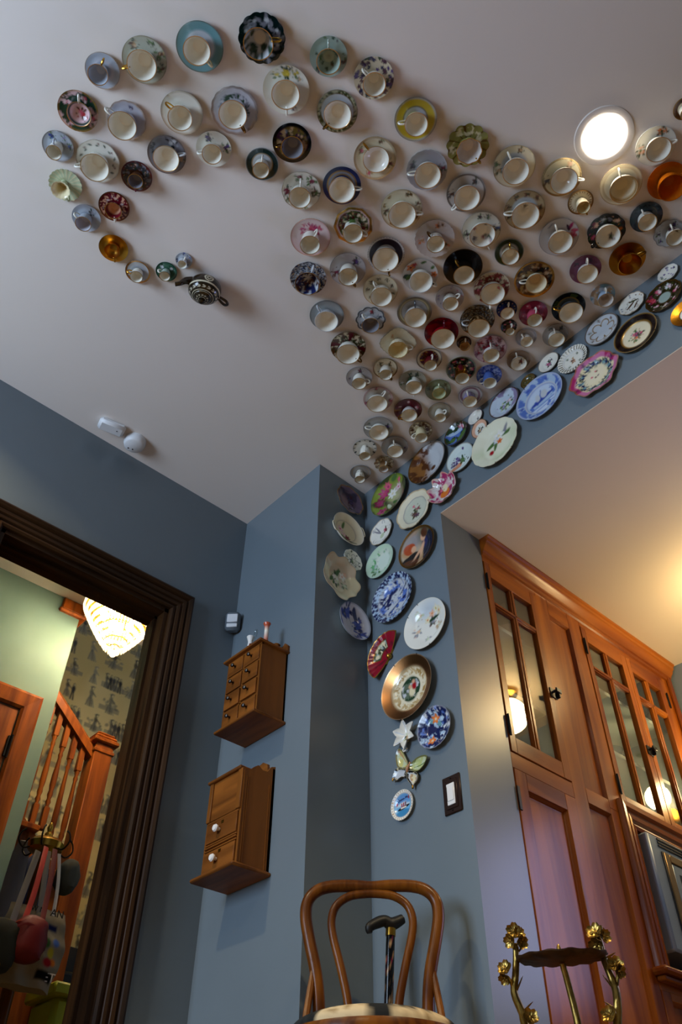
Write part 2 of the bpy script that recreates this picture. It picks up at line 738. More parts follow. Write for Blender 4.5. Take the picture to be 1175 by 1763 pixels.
def scal(n, a, ph=0., p=1.):
    return lambda th: 1 + a * (np.abs(np.cos(n * th / 2 + ph)) ** p * 2 - 1)


def wav(n, a, ph=0.):
    return lambda th: 1 + a * np.cos(n * th + ph)


def poly(n, ph=0.):
    return lambda th: np.cos(math.pi / n) / np.cos((th + ph) % (2 * math.pi / n) - math.pi / n) * 1.02


def lerpprof(keys, n):
    """resample a coarse profile to n rows"""
    k = np.array(keys)
    r = np.linspace(k[0, 0], k[-1, 0], n)
    h = np.interp(r, k[:, 0], k[:, 1])
    hs = h.copy()
    for _ in range(2):
        hs[1:-1] = (hs[:-2] + 2 * hs[1:-1] + hs[2:]) / 4
    return list(zip(r.tolist(), hs.tolist()))


def frame(px, face, z_off=0.):
    """point and axes (right, up, outward) of a wall or ceiling at a pixel"""
    if face == 'ceil':
        p = on(px, 2, H - z_off)
        q = on((px[0] + 4, px[1]), 2, H - z_off)
        U = (q - p) / np.linalg.norm(q - p)
        N = np.array([0, 0, -1.])
        V = np.cross(N, U)
        p[2] = H
    elif face == 'head':
        p = on(px, 1, YH - z_off)
        U, V, N = np.array([1., 0, 0]), np.array([0, 0, 1.]), np.array([0, -1., 0])
        p[1] = YH
    else:
        p = on(px, 0, XC + z_off)
        U, V, N = np.array([0, 1., 0]), np.array([0, 0, 1.]), np.array([1., 0, 0])
        p[0] = XC
    return p, U, V, N


def fmat(p, U, V, N):
    m = Matrix.Identity(4)
    for i in range(3):
        m[i][0], m[i][1], m[i][2], m[i][3] = U[i], V[i], N[i], p[i]
    return m


def pxscale(p, U, V):
    """image extents (w, h) of a circle of 1 m diameter, from a small one"""
    t = np.linspace(0, 2 * math.pi, 40, endpoint=False)
    q = np.array([pj(p + .05 * (U * math.cos(a) + V * math.sin(a))) for a in t])
    e = q.max(0) - q.min(0)
    return e / .1


# ------------------------------------------------------------------ cup on a saucer, fixed to the ceiling
CUPS = []


def K(px, py, w_, cx, cy, cw, ha, text, so, ci='white', ce='white', cin=(), cex=(), rim='gold', sc=None, csc=None, hc='white', typ='b', ripple=None, m=None, so_h=1.):
    CUPS.append((px, py, w_, cx, cy, cw, ha, text, so, ci, ce, cin, cex, rim, sc, csc, hc, typ, ripple, m, so_h))


def make_cup(rec):
    px, py, w_, cx, cy, cw, ha, text, so, ci, ce, cin, cex, rim, sc, csc, hc, typ, ripple, m, so_h = rec
    hr = .018 * so_h
    p, U, V, N = frame((px, py), 'ceil', hr)
    e = pxscale(p + N * hr, U, V)
    R = w_ / e[0] / 2
    hr = .25 * R * so_h
    # height of the cup from where its rim shows
    best = min((np.linalg.norm(pj(p + N * h) - np.array([cx, cy])), h) for h in np.linspace(.03, .085, 56))
    h = best[1]
    q = on((cx, cy), 2, H - h)
    off = np.array([(q - p) @ U, (q - p) @ V])
    k = np.linalg.norm(off)
    if k > .012:
        off *= .012 / k
    e2 = pxscale(p + N * h, U, V)
    rc = cw / e2[0] / 2
    t = thing('teacup_and_saucer', text, 'teacup', p, 'teacups and saucers on the ceiling')
    t.matrix_world = fmat(p, U, V, N)
    mt = m or M['china']
    # saucer
    keys = [(0, .005), (.34, .0055), (.4, .009), (.7, hr * .62), (1, hr)]
    prof = lerpprof(keys, 17)
    back = [(.995, hr - .003), (.7, hr * .5 - .002), (.5, .003), (.48, 0), (0, 0)]
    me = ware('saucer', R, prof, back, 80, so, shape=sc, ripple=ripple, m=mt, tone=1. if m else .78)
    s = link('saucer', me, t)
    # cup: outside then inside
    z0 = .0062
    hh = h - z0
    if typ == 't':
        fk = [(.0, 0), (.62, 0), (.64, .03), (.7, .12), (.84, .3), (.9, .6), (.96, .9), (1.0, 1)]
    elif typ == 'w':
        fk = [(.0, 0), (.42, 0), (.44, .08), (.5, .14), (.72, .35), (.86, .6), (.95, .85), (1.0, 1)]
    elif typ == 'f':
        fk = [(.0, 0), (.4, 0), (.38, .1), (.42, .25), (.5, .5), (.68, .8), (.88, .95), (1.0, 1)]
    else:
        fk = [(.0, 0), (.46, 0), (.48, .07), (.58, .16), (.78, .38), (.89, .62), (.95, .85), (1.0, 1)]
    n = 36
    ny = 18
    kr = np.array([a for a, b in fk])
    kz = np.array([b for a, b in fk])
    zz = np.linspace(0, 1, ny)
    rr = np.interp(zz, kz[1:], kr[1:])
    for _ in range(2):
        rr[1:-1] = (rr[:-2] + 2 * rr[1:-1] + rr[2:]) / 4
    th = np.arange(n) * 2 * math.pi / n
    cs = csc(th) if csc else np.ones(n)
    th_w = .0018 / rc
    rows = [(1e-3, 0, 0)] + [(a, b, 0) for a, b in zip(rr, zz)]
    rows += [(max(.02, a - th_w), max(b, .07), 1) for a, b in list(zip(rr, zz))[::-1]] + [(.3, .06, 1), (1e-3, .055, 1)]
    Vv = []
    ins = []
    zrow = []
    for a, b, i_ in rows:
        f = 1 + (cs - 1) * min(1, b * 1.2)
        Vv.append(np.stack([rc * a * f * np.cos(th) + off[0], rc * a * f * np.sin(th) + off[1], np.full(n, z0 + hh * b)], 1))
        ins.append(np.full(n, i_))
        zrow.append(np.full(n, b))
    Vv = np.concatenate(Vv)
    ins = np.concatenate(ins)
    zrow = np.concatenate(zrow)
    fs = [(i * n + k_, i * n + (k_ + 1) % n, (i + 1) * n + (k_ + 1) % n, (i + 1) * n + k_) for i in range(len(rows) - 1) for k_ in range(n)]
    cm = rawmesh('cup', Vv, fs, mt)
    shade(cm, 70)
    pu = Paint((Vv[:, 0] - off[0]) / rc, (Vv[:, 1] - off[1]) / rc, np.hypot(Vv[:, 0] - off[0], Vv[:, 1] - off[1]) / rc, .1)
    pu.bg(ce)
    # outside painted on the unrolled wall: along = angle, up = height
    al = np.tile(th, len(rows))
    pe = Paint(al * rc * .8 / .03, zrow * hh / .03, zrow, .15)
    pe.bg(ce)
    pe.run(cex)
    pu.col = np.where(ins[:, None] == 1, pu.col, pe.col)
    pu.g = np.where(ins == 1, 0, pe.g)
    pu.sel = ins.astype(float)
    pu.bg(ci)
    pu.run(cin)
    pu.sel = np.ones(len(Vv))
    if rim:
        pu.mix((zrow > .975).astype(float) * .85, rim)
    paintmesh(cm, pu.col, pu.g)
    c = link('cup', cm, t)
    # handle
    a = math.radians(ha)
    d = np.array([math.cos(a), math.sin(a)])
    o2 = off

    def P_(rad, z):
        return (o2[0] + d[0] * rad * rc, o2[1] + d[1] * rad * rc, z0 + z * hh)
    hm = MB().tube([P_(.88, .8), P_(1.12, .9), P_(1.42, .84), P_(1.46, .62), P_(1.2, .42), P_(.8, .32)], [.0026, .003, .0032, .003, .0026, .0024], 7, 4)
    me = rawmesh('handle', np.array(hm.v), hm.f, mt)
    shade(me)
    paintmesh(me, np.tile(PAL[hc], (len(hm.v), 1)), np.full(len(hm.v), 1. if hc in GILT else 0.))
    link('handle', me, c)
    return t


# ------------------------------------------------------------------ plate hung on a wall
PLATES = []


def W(px, py, w_, h_, face, text, so, base='white', sc=None, ripple=None, holes=None, clips=None, deep=.12, well=.6, cat='plate', ears=False, oval=None, m=None):
    PLATES.append((px, py, w_, h_, face, text, so, base, sc, ripple, holes, clips, deep, well, cat, ears, oval, m))


def make_plate(rec):
    px, py, w_, h_, face, text, so, base, sc, ripple, holes, clips, deep, well, cat, ears, oval, m = rec
    p, U, V, N = frame((px, py), face, .022)
    e = pxscale(p + N * .022, U, V)
    R = (w_ / e[0] + h_ / e[1]) / 4
    hr = max(.014, deep * 2 * R)
    t = thing('wall_plate', text, cat, p, 'china plates hung on the blue wall')
    t.matrix_world = fmat(p, U, V, N)
    keys = [(0, .005), (well, .006), (well + .07, .006 + (hr - .006) * .3), (.9, .006 + (hr - .006) * .8), (1, hr)]
    if deep > .17:
        keys = [(0, .005), (.4, .007), (.7, hr * .4), (1, hr)]
    prof = lerpprof(keys, 26)
    back = [(.995, hr - .003), (.8, hr * .55 - .002), (well, .002), (well - .05, 0), (0, 0)]
    s_ = oval or (1, 1)
    me = ware('dish', R, prof, back, 112, so, base, sc, ripple, holes=holes, sx=s_[0], sy=s_[1], m=m)
    link('dish', me, t)
    if ears:
        for sg in ears:
            a = math.radians(sg)
            mb = MB()
            c_ = np.array([math.cos(a), math.sin(a)])
            q_ = np.array([-c_[1], c_[0]])
            pts = [(c_ * .95 + q_ * .26), (c_ * 1.04 + q_ * .2), (c_ * 1.07), (c_ * 1.04 - q_ * .2), (c_ * .95 - q_ * .26)]
            mb.tube([(x[0] * R, x[1] * R, hr - .001) for x in pts], .0026, 7, 4)
            hm = rawmesh('ear', np.array(mb.v), mb.f, M['china'])
            shade(hm)
            paintmesh(hm, np.tile(PAL['cream'], (len(mb.v), 1)), np.zeros(len(mb.v)))
            link('ear', hm, t)
    for a in (clips or ()):
        a = math.radians(a)
        f = R * (sc(np.array([a]))[0] if sc else 1)
        c_ = np.array([math.cos(a) * s_[0], math.sin(a) * s_[1]])
        mb = MB().tube([(c_[0] * f * .6, c_[1] * f * .6, -.0003), (c_[0] * f * 1.015, c_[1] * f * 1.015, hr - .003), (c_[0] * f * 1.012, c_[1] * f * 1.012, hr + .0015), (c_[0] * f * .95, c_[1] * f * .95, hr * .9 + .0012)], .0011, 5)
        hm = rawmesh('hanger_clip', np.array(mb.v), mb.f, M['dark'])
        link('hanger_clip', hm, t)
    return t


# ------------------------------------------------------------------ the teacups: pixel of saucer, width, pixel of cup mouth, width, handle angle
G1 = ('ring', .965, 1, 'gold')
D1 = ('ring', .965, 1, 'bgold')
K(176, 123, 61, 168.5, 129, 36, 60, 'plain pale blue teacup on blue-grey saucer between the rose-painted and grey-green saucers', ['pblue', ('ring', .45, .62, 'lilac'), G1], ci='pblue', ce='pblue', hc='gold')
K(248.7, 104, 78, 244, 113, 52, 190, 'white cup on grey-green saucer with brown and green flower sprays, small gold handle', [np.array(lin('B9BBAA')), ('pa', 120, .75, .26, 'brown,dleaf,tan', 3), ('pa', 20, .76, .3, 'tan,leaf,brown', 5), ('pa', 330, .78, .25, 'leaf,dleaf,brown', 8), ('pa', 60, .8, .18, 'leaf,dleaf', 2), ('ring', .96, 1, 'bgold')], hc='gold')
K(344, 81, 82, 339, 88, 48, -50, 'white cup on plain turquoise-banded saucer with a pale centre', ['teal', ('ring', 0, .64, 'silver'), ('ring', .62, .64, 'teal'), ('ring', .985, 1, 'bgold')], hc='ivory')
K(134, 192, 71, 136, 197, 43, 80, 'rose-painted cup and saucer in mauve and dark green at the left edge', ['dgreen', ('nz', 3.2, .5, 'pink', 0, 1, 4), ('gar', 4, .72, .3, 'pink,dleaf,rose', 50, 3), ('ring', .95, 1, 'gold')], ci='pink', ce='pink', cin=[('po', .1, -.1, .55, 'rose,brown,red', 4), ('ring', .8, .93, 'dgreen')], typ='w')
K(218, 208, 67, 210.5, 217, 50, 135, 'pale lilac cup on gold-scalloped saucer with one dark violet sprig', ['lilac', ('po', .32, .62, .13, 'navy,plum', 2), ('ring', .95, 1, 'gold')], ce='lilac', sc=scal(12, .02))
K(313, 195, 73, 310, 204, 43, 135, 'plain white cup and saucer with thick gold rim and gold handle', ['white', ('ring', .95, 1, 'bgold')], hc='gold')
K(404, 191, 80, 401, 198, 49, -60, 'white cup on gold-edged saucer with a dark green garland arc round the cup', ['lilac', ('nz', 6, .45, 'dleaf', .5, .68, 3), ('nz', 9, .55, 'grey', .48, .7, 5), ('ring', .94, 1, 'bgold')], sc=scal(16, .015), hc='bgold')
K(99, 253, 55, 92.5, 263, 27, 80, 'small tall cup on bluish saucer painted with blue flowers, leftmost of all', ['pblue', ('pa', 110, .72, .28, 'blue,leaf,navy', 3), ('pa', -5, .72, .24, 'wblue,leaf,plum', 4), ('pa', 45, .7, .2, 'lav,leaf', 6), ('ring', .95, 1, 'bgold')], typ='t', hc='pblue')
K(168.5, 278, 75, 163, 289, 50, 180, 'white cup on cream saucer ringed by separate dark green leaf sprigs', ['white', ('vine', 14, .74, .17, 'dleaf', 'dred'), ('ring', .965, 1, 'bgold')], sc=wav(8, .012))
K(235, 305, 54, 233, 312.5, 27, -100, 'small cup on dark brown-red flowered saucer right of the leaf-sprig saucer', ['brown', ('nz', 4, .5, 'dgrey', 0, 1, 3), ('gar', 5, .66, .24, 'brown,dleaf,peach', 20, 5), ('nz', 8, .62, 'grey', .4, .9, 8), ('ring', .93, 1, 'dred')], ci='grey', ce='brown', hc='dred', typ='t')
K(287, 267, 67, 286, 273.5, 46, 10, 'white cup on grey saucer heavily painted with black-grey blossoms', ['grey', ('pa', 150, .68, .3, 'dgrey,black,grey', 3), ('pa', 60, .66, .36, 'dgrey,black,silver', 6), ('pa', -20, .7, .33, 'dgrey,dleaf,tan', 9), ('ring', .95, 1, 'bgold')], hc='silver')
K(368, 257.5, 61, 365, 266, 35, 180, 'small white cup on white saucer with three bunches of purple violets', ['white', ('pa', 110, .66, .28, 'purple,dleaf,plum', 3), ('pa', 5, .7, .3, 'plum,leaf,purple', 6), ('pa', 255, .68, .24, 'purple,leaf,plum', 9)], typ='b')
K(112, 320, 57, 104, 327.5, 33, -70, 'pale yellow-green fluted shell cup and saucer', ['pgreen', ('rays', 20, .3, 1, 'ivory', .3)], ci='ivory', ce='pgreen', rim=None, sc=scal(20, .03), csc=scal(14, .05), hc='pgreen', typ='f', ripple=lambda th: .0014 * np.cos(20 * th))
K(196, 357, 54, 195, 363, 30, -95, 'red and white lattice saucer with matching small red cup', ['dred', ('gar', 6, .55, .2, 'pink,dred,white', 10, 3), ('rays', 12, .62, .8, 'peach', .25), ('nz', 9, .6, 'peach', .4, .92, 3), ('ring', .94, 1, 'bgold')], ci='peach', ce='dred', cin=[('ring', .72, .98, 'dred')], hc='white', typ='w')
K(148, 377, 50, 143, 386, 28, 130, 'small pale lilac cup on bluish saucer with dark green dab, above the gold cup', ['pblue', ('pa', 40, .6, .3, 'dgrey,dleaf,grey', 3), ('pa', 250, .7, .2, 'dgrey,dleaf', 5), ('ring', .95, 1, 'lilac')], ci='lilac', ce='pblue', typ='t')
K(195, 429, 51, 193, 433, 29, -90, 'solid shiny gold teacup and saucer with gold handle', ['gold'], ci='gold', ce='gold', hc='gold', typ='b')
K(237, 470, 44, 234.6, 477, 23, 150, 'small white cup on blue-white bronze-rimmed saucer right below the solid gold cup', ['silver', ('ring', .4, .55, 'pblue'), ('ring', .86, 1, 'lustre')], hc='gold', typ='t')
K(286, 470, 37, 283.7, 476, 19, 140, 'tiny white cup on small green saucer left of the teapot', [np.array(lin('3E6E58')), ('pa', 120, .6, .3, 'silver,dleaf', 3), ('pa', 30, .6, .3, 'silver,dgreen', 4), ('ring', .9, 1, 'dgreen')], ce='mint', typ='t')
K(316, 451, 29, 313.7, 455.6, 17, 60, 'tiniest blue-spotted cup and saucer directly above the teapot spout', ['pblue', ('sx', 14, .3, .95, .12, 'navy,blue,dgrey', 3)], ce='silver', typ='t', rim='silver')
K(451, 66.5, 80, 445, 76, 52, 5, 'black-green scalloped saucer and cup with silver oak leaves', [np.array(lin('0A1C1C')), ('gar', 5, .72, .3, 'silver,grey,silver', 70, 3, 1), ('vine', 16, .62, .3, 'grey', 'silver')], ci='silver', ce='dgreen', cin=[('ring', .75, 1, 'silver'), ('vine', 9, .7, .5, 'dgreen', 'dgreen'), ('sx', 10, .45, .8, .2, 'dgreen', 4), ('el', 0, .1, .4, .5, 0, 'pale')], sc=scal(14, .025), hc='gold', typ='w')
K(566, 98.4, 65, 566, 106.5, 42, 90, 'mint green teacup and saucer sprinkled with small flowers, patterned inside the cup', ['mint', ('sx', 14, .5, .95, .09, 'dleaf,brown,leaf,plum', 5)], ci='mint', ce='mint', cin=[('sx', 12, .1, .8, .14, 'leaf,dleaf,brown', 3)], hc='mint')
K(493, 155, 80, 492, 163.5, 49, -90, 'white cup on large cream saucer with yellow flowers at its top', ['white', ('po', 0, .68, .34, 'yellow,dleaf,yellow', 4, 6), ('po', -.42, .6, .2, 'yellow,leaf,yellow', 5), ('po', .42, .62, .2, 'dleaf,leaf,yellow', 6), ('po', .6, .4, .12, 'tan,dleaf', 7), ('po', .3, -.78, .14, 'plum,dleaf', 8), ('ring', .98, 1, 'cream')])
K(644, 135.4, 69, 645, 146, 40, 135, 'white cup on cream saucer densely covered with dark violets', ['cream', ('sx', 70, .3, 1, .13, 'plum,purple,dleaf,plum,navy', 5)], hc='white')
K(581, 192.5, 71, 581.6, 198, 48, -135, 'white cup on white saucer with an olive-green figured border', ['silver', ('ring', .8, 1, np.array(lin('A9A98A'))), ('nz', 10, .5, 'olive', .8, .98, 3), ('ring', .79, .81, 'bgold'), ('ring', .97, 1, 'bgold')], hc='bgold')
K(503, 247, 67, 503.5, 254.6, 39, 180, 'dark gold and black fruit-painted saucer with grey-lined cup', ['black', ('ring', .2, .8, np.array(lin('6E5826'))), ('nz', 4, .52, 'plum', .25, .85, 6), ('nz', 5, .55, 'tan', .25, .8, 9), ('gar', 5, .6, .2, 'tan,olive,plum', 30, 4), ('ring', .86, 1, 'black')], ci='grey', ce='black', hc='bgold')
K(451.4, 284, 56, 449.4, 293.7, 29, 80, 'small white cup on dark green banded saucer left of the red-rose saucer', ['silver', ('ring', .62, 1, np.array(lin('0C2824'))), ('ring', .6, .62, 'gold')], typ='t')
K(519, 329, 67, 516.5, 341, 38, 85, 'white cup on white saucer wreathed with dark red roses and stems', ['white', ('pa', 180, .7, .3, 'wine,dleaf,dred', 3), ('pa', 100, .72, .26, 'wine,leaf,dred', 5), ('pa', 40, .74, .34, 'dred,leaf,wine', 7), ('pa', 350, .75, .3, 'wine,olive,leaf', 9), ('pa', 220, .78, .25, 'olive,leaf', 2), ('pa', 280, .82, .2, 'dleaf,leaf', 4), ('ring', .975, 1, 'bgold')], typ='b', sc=wav(10, .01))
K(589, 320.4, 66, 589, 328, 46, 0, 'white cup on navy-banded saucer with a grey ring inside the band', ['navy', ('ring', .58, .74, 'grey'), ('ring', .74, .76, 'gold'), ('ring', .56, .58, 'gold'), ('ring', .97, 1, 'navy')])
K(646, 273, 73.5, 648, 275, 46, 130, 'cream saucer with gold double rim and sparse pink-brown rose sprays', ['cream', ('pa', 150, .72, .2, 'brown,leaf,rose', 3), ('pa', -20, .72, .22, 'rose,leaf,plum', 5), ('pa', 250, .74, .2, 'rose,tan', 7), ('pa', 70, .78, .15, 'brown,leaf', 8), ('ring', .9, .93, 'bgold'), ('ring', .97, 1, 'gold')], hc='gold')
K(735.5, 293.6, 70, 737, 303, 46, 180, 'glossy white cup on grey-lilac saucer with dark roses left and right', [np.array(lin('A7A3A6')), ('pa', 160, .72, .22, 'plum,dleaf,dgrey', 3), ('pa', 10, .75, .24, 'plum,dleaf,wine', 5), ('pa', -20, .72, .14, 'wine,brown', 6), ('ring', .98, 1, 'silver')], sc=scal(18, .012))
K(692, 361, 71, 693, 371, 48, 0, 'white cup on ivory saucer with brown leaf vine inside a gold rim', ['cream', ('nz', 7, .56, 'bgold', .78, .9, 3), ('pa', 70, .8, .18, 'brown,tan,olive', 3), ('pa', 185, .76, .2, 'brown,olive,brown', 5), ('pa', 20, .84, .16, 'brown,olive', 7), ('pa', -30, .84, .18, 'brown,tan', 9), ('ring', .95, 1, 'bgold')], typ='b')
K(535, 409, 69, 534, 422.5, 35, 60, 'tall white cup on blush pink saucer with magenta flower cluster at top', ['pink', ('ring', 0, .9, np.array(lin('E6D0CE'))), ('po', -.3, .38, .3, 'magenta,rose,pink', 3, 5), ('po', .05, .45, .3, 'rose,magenta,magenta', 4, 5), ('po', .35, .36, .28, 'magenta,rose,rose', 6, 5), ('ring', .975, 1, 'gold')], typ='t', cex=[('nz', 1.2, .58, 'rose', 0, .7, 4)])
K(608.6, 389, 68, 608, 403, 35, -15, 'tall cup on octagonal gold-edged saucer with a lacy green and brown border', ['cream', ('nz', 6, .5, 'olive', .3, .84, 3), ('nz', 7, .55, 'dred', .3, .82, 9), ('gar', 8, .62, .16, 'tan,leaf,plum', 0, 2), ('ring', .78, .83, 'pink'), ('ring', .86, 1, 'lustre')], sc=poly(9, .3), typ='t', cex=[('nz', 1.3, .52, 'leaf', 0, .75, 3)])
K(665, 439, 64, 664, 448, 46, -75, 'large white cup on maroon-black banded saucer with a beaded pale edge', ['pale', ('ring', .52, .9, np.array(lin('2A1A24'))), ('rays', 40, .94, 1, 'grey', .5)], hc='bgold')
K(749, 411.6, 68, 751, 421, 32, 130, 'tall small cup on off-white frilled saucer with faded orange flower sprays', [np.array(lin('CFC4BE')), ('pa', 80, .7, .2, 'orange,tan,brown', 3), ('pa', 65, .82, .15, 'brown,tan', 4), ('pa', 190, .7, .2, 'brown,orange,tan', 5), ('pa', -30, .68, .22, 'brown,orange,olive', 7)], sc=scal(22, .02), typ='t', cex=[('nz', 1.4, .55, 'wine', 0, .8, 8)], hc='bgold')
K(531, 480, 62.5, 530, 489, 44, 70, 'blue-black calico cup and saucer densely covered inside and out', ['silver', ('nz', 15, .52, 'dgrey', 0, 1, 3), ('nz', 14, .6, 'navy', 0, 1, 6), ('nz', 12, .66, 'tan', 0, 1, 9)], ci='silver', ce='silver', cin=[('nz', 5, .5, 'brown', 0, 1, 3), ('nz', 6, .52, 'navy', .3, 1, 7)], cex=[('nz', 1.6, .5, 'navy', 0, 1, 5)], hc='silver', typ='w')
K(599, 464.7, 62, 600, 477.5, 34, -60, 'tall white cup on grey-white saucer with two dark purple posies', [np.array(lin('BCB6B6')), ('pa', 45, .68, .28, 'plum,dleaf,purple', 3), ('pa', 195, .72, .28, 'plum,brown,wine', 5), ('ring', .975, 1, 'grey')], typ='t', hc='bgold')
K(724, 475, 61, 725, 486, 41, -20, 'white cup on white saucer with a bold red-orange poppy and green leaves', ['pale', ('lf', -.95, -.1, .4, .18, 0, 'dleaf'), ('lf', -.8, -.3, .5, .16, 40, 'leaf'), ('fl', -.56, .44, .27, 'orange', 'dred'), ('fl', -.35, .62, .16, 'red'), ('lf', .0, .7, .35, .1, 30, 'leaf'), ('fl', .78, .05, .2, 'orange', 'dred'), ('lf', .6, .35, .3, .1, 60, 'leaf'), ('lf', .6, -.55, .3, .1, 10, 'dleaf')], rim='silver')
K(655.4, 500.4, 60, 657, 512, 38, 120, 'white cup on cream saucer scattered with single red and green rosebuds', ['cream', ('gar', 9, .72, .14, 'dred,dleaf,olive', 20, 3, 2), ('ring', .98, 1, 'gold')])
K(716, 206.4, 73, 717, 215, 41, 180, 'white cup on mustard yellow banded saucer with black line rims', ['silver', ('ring', .56, .92, 'yellow'), ('ring', .54, .57, 'black'), ('ring', .92, .94, 'black'), ('ring', .94, .97, 'ivory'), ('ring', .97, 1, 'black')], cex=[('nz', 1, .5, 'yellow', 0, .8, 3)])
K(806, 251, 71, 808.5, 261, 44, -45, 'lobed yellow-green cup and saucer with gold-brown rays between the petals', ['ygreen', ('rays', 12, .25, 1, np.array(lin('5A3C12')), .2, 180), ('nz', 4, .62, 'ivory', .2, .9, 3)], ci='pale', ce='ygreen', sc=scal(12, .05), csc=scal(8, .04), hc='gold')
K(886, 287, 73.5, 889, 296, 47, 120, 'large white cup on cream-rimmed saucer with brown and green sprays right of the lobed one', ['cream', ('ring', 0, .62, 'silver'), ('pa', 75, .8, .2, 'brown,olive,tan', 3), ('pa', 195, .76, .24, 'dleaf,olive,tan', 5), ('pa', 175, .84, .2, 'leaf,dleaf', 7), ('ring', .96, 1, 'bgold')])
K(803, 333, 68, 805, 342, 45, -135, 'white cup on dark bronze-edged saucer with brown sprigs at top and left', ['pale', ('pa', 55, .74, .22, 'brown,olive,dgrey', 3), ('pa', 185, .76, .24, 'brown,dgrey', 5), ('ring', .92, 1, np.array(lin('3E2E20')))], cex=[('nz', 1, .6, 'brown', 0, .6, 3)])
K(829.4, 396.6, 67, 831.5, 405.5, 45, -60, 'white cup sprigged inside on white saucer with blue-green sprig clusters', ['white', ('pa', 100, .72, .2, 'dleaf,leaf,plum', 3), ('pa', 70, .74, .18, 'grey,dleaf,leaf', 4), ('pa', 10, .8, .24, 'dgrey,dleaf,wblue', 5), ('pa', 200, .76, .24, 'dleaf,leaf,plum', 7), ('ring', .975, 1, 'bgold')], cin=[('sx', 14, .5, .85, .12, 'dleaf,grey,wine,navy', 4)])
K(904, 362, 71, 905.5, 372, 49, 180, 'white cup on tan saucer bordered by brown berry clusters', [np.array(lin('B49C74')), ('ring', .3, .62, 'silver'), ('gar', 9, .8, .17, 'brown,dred,olive', 10, 3, 4), ('ring', .96, 1, 'bgold')], cin=[('po', .05, .2, .25, 'brown,olive', 4)])
K(968, 306, 69, 972, 312, 48, 0, 'white cup on brown-gold rimmed saucer just left below the downlight', ['ivory', ('pa', 65, .76, .26, 'tan,olive,peach', 3), ('pa', 195, .78, .26, 'plum,brown,dgrey', 5), ('ring', .92, 1, 'bgold')])
K(1001, 350, 45, 1005.7, 358, 24, -55, 'small tall cream cup on small tan saucer below the downlight', ['tan', ('ring', 0, .7, 'cream'), ('ring', .72, .86, 'cream'), ('rays', 24, .74, .84, 'brown', .3), ('ring', .9, 1, 'bgold')], ci='ivory', ce='cream', hc='lustre', typ='t')
K(1070, 318.5, 74, 1075, 326, 50, 115, 'cream cup on cream saucer with two thin gold rings, right below the downlight', ['cream', ('ring', .82, .86, 'gold'), ('ring', .965, 1, 'gold')], ci='cream', cin=[('ring', .88, .93, 'gold')])
K(1130, 252, 71, 1135, 258, 45, 25, 'white cup on white saucer with big orange roses, right of the downlight', ['white', ('pa', 80, .74, .3, 'orange,dleaf,peach', 3), ('pa', 70, .78, .22, 'peach,olive,orange', 9), ('pa', 205, .74, .3, 'orange,dleaf,peach', 5), ('pa', 190, .7, .2, 'peach,leaf', 6), ('ring', .98, 1, 'silver')])
K(1149.5, 312, 69, 1158, 323.6, 50, 40, 'transparent amber glass cup and saucer at the right edge', ['amber'], ci='amber', ce='amber', rim=None, hc='amber', m='amber')
K(963, 408.6, 69, 966, 418, 43, 115, 'white cup on clear pale saucer with a single pink lily spray', [np.array(lin('CDC6C4')), ('lf', .45, .35, .5, .1, 75, 'magenta'), ('lf', .55, .3, .45, .1, 20, 'rose'), ('lf', .5, .3, .4, .08, 120, 'plum'), ('fl', .72, .1, .2, 'rose', 'magenta'), ('lf', -.6, .4, .4, .06, 60, 'grey'), ('ring', .98, 1, 'grey')])
K(1045, 399, 66, 1048, 408, 44, -135, 'white cup on near-black scalloped saucer with a wreath of roses', [np.array(lin('2A2622')), ('pa', 150, .7, .32, 'wine,dleaf,peach', 3), ('pa', 60, .7, .36, 'tan,olive,peach', 5), ('pa', 10, .72, .3, 'brown,dleaf,orange', 7), ('pa', 210, .74, .3, 'dred,olive,rose', 9), ('pa', 105, .62, .3, 'silver,grey,olive', 11), ('ring', .95, 1, 'black')], sc=scal(10, .025), cin=[('po', .5, -.35, .25, 'dgrey,plum,dleaf', 3)], hc='black')
K(1114, 375, 57, 1116, 383.6, 33, 125, 'white cup on mottled slate blue-black saucer near the right edge', [np.array(lin('252C33')), ('nz', 4, .5, np.array(lin('3A4A50')), 0, 1, 3), ('nz', 6, .6, 'dgrey', 0, 1, 5), ('ring', .97, 1, 'black')], typ='t')
K(1153, 403, 52, 1163.6, 410, 32, 120, 'white cup on frilled white saucer with purple flower sprigs at the right edge', ['silver', ('pa', 70, .7, .24, 'plum,dleaf,purple', 3), ('pa', 190, .7, .22, 'plum,leaf', 5), ('pa', 240, .74, .22, 'purple,leaf', 7), ('ring', .96, 1, 'bgold')], sc=scal(9, .04), cex=[('nz', 1.2, .6, 'plum', 0, .8, 3)], cin=[('po', .5, .2, .2, 'plum,leaf', 3)])
K(1081, 447, 64, 1085.6, 455, 42, 40, 'plain brown-gold lustre cup and saucer with no pattern, near the ceiling edge', ['lustre'], ci='lustre', ce='lustre', hc='bgold', typ='w')
K(1009, 465, 55, 1012.4, 472.8, 37, 100, 'glossy white cup on purple-rose saucer with dark sprigs', ['rose', ('ring', .3, 1, np.array(lin('7E4660'))), ('pa', 70, .7, .22, 'plum,dgrey', 3), ('pa', 150, .72, .2, 'dgrey,plum', 5), ('ring', .96, 1, 'plum')], ce='pale')
K(920.5, 481.7, 70, 924, 489, 38, 180, 'gold-brown saucer painted with dark birds and foliage, white cup with gilt inside', [np.array(lin('A9844C')), ('nz', 4, .5, 'brown', .2, .95, 3), ('nz', 5, .56, 'black', .2, .95, 8), ('gar', 5, .66, .26, 'tan,brown,cream', 30, 4), ('ring', .92, 1, 'lustre')], ci='cream', ce='cream', cin=[('el', 0, 0, .6, .6, 0, 'tan', .6)], hc='white')
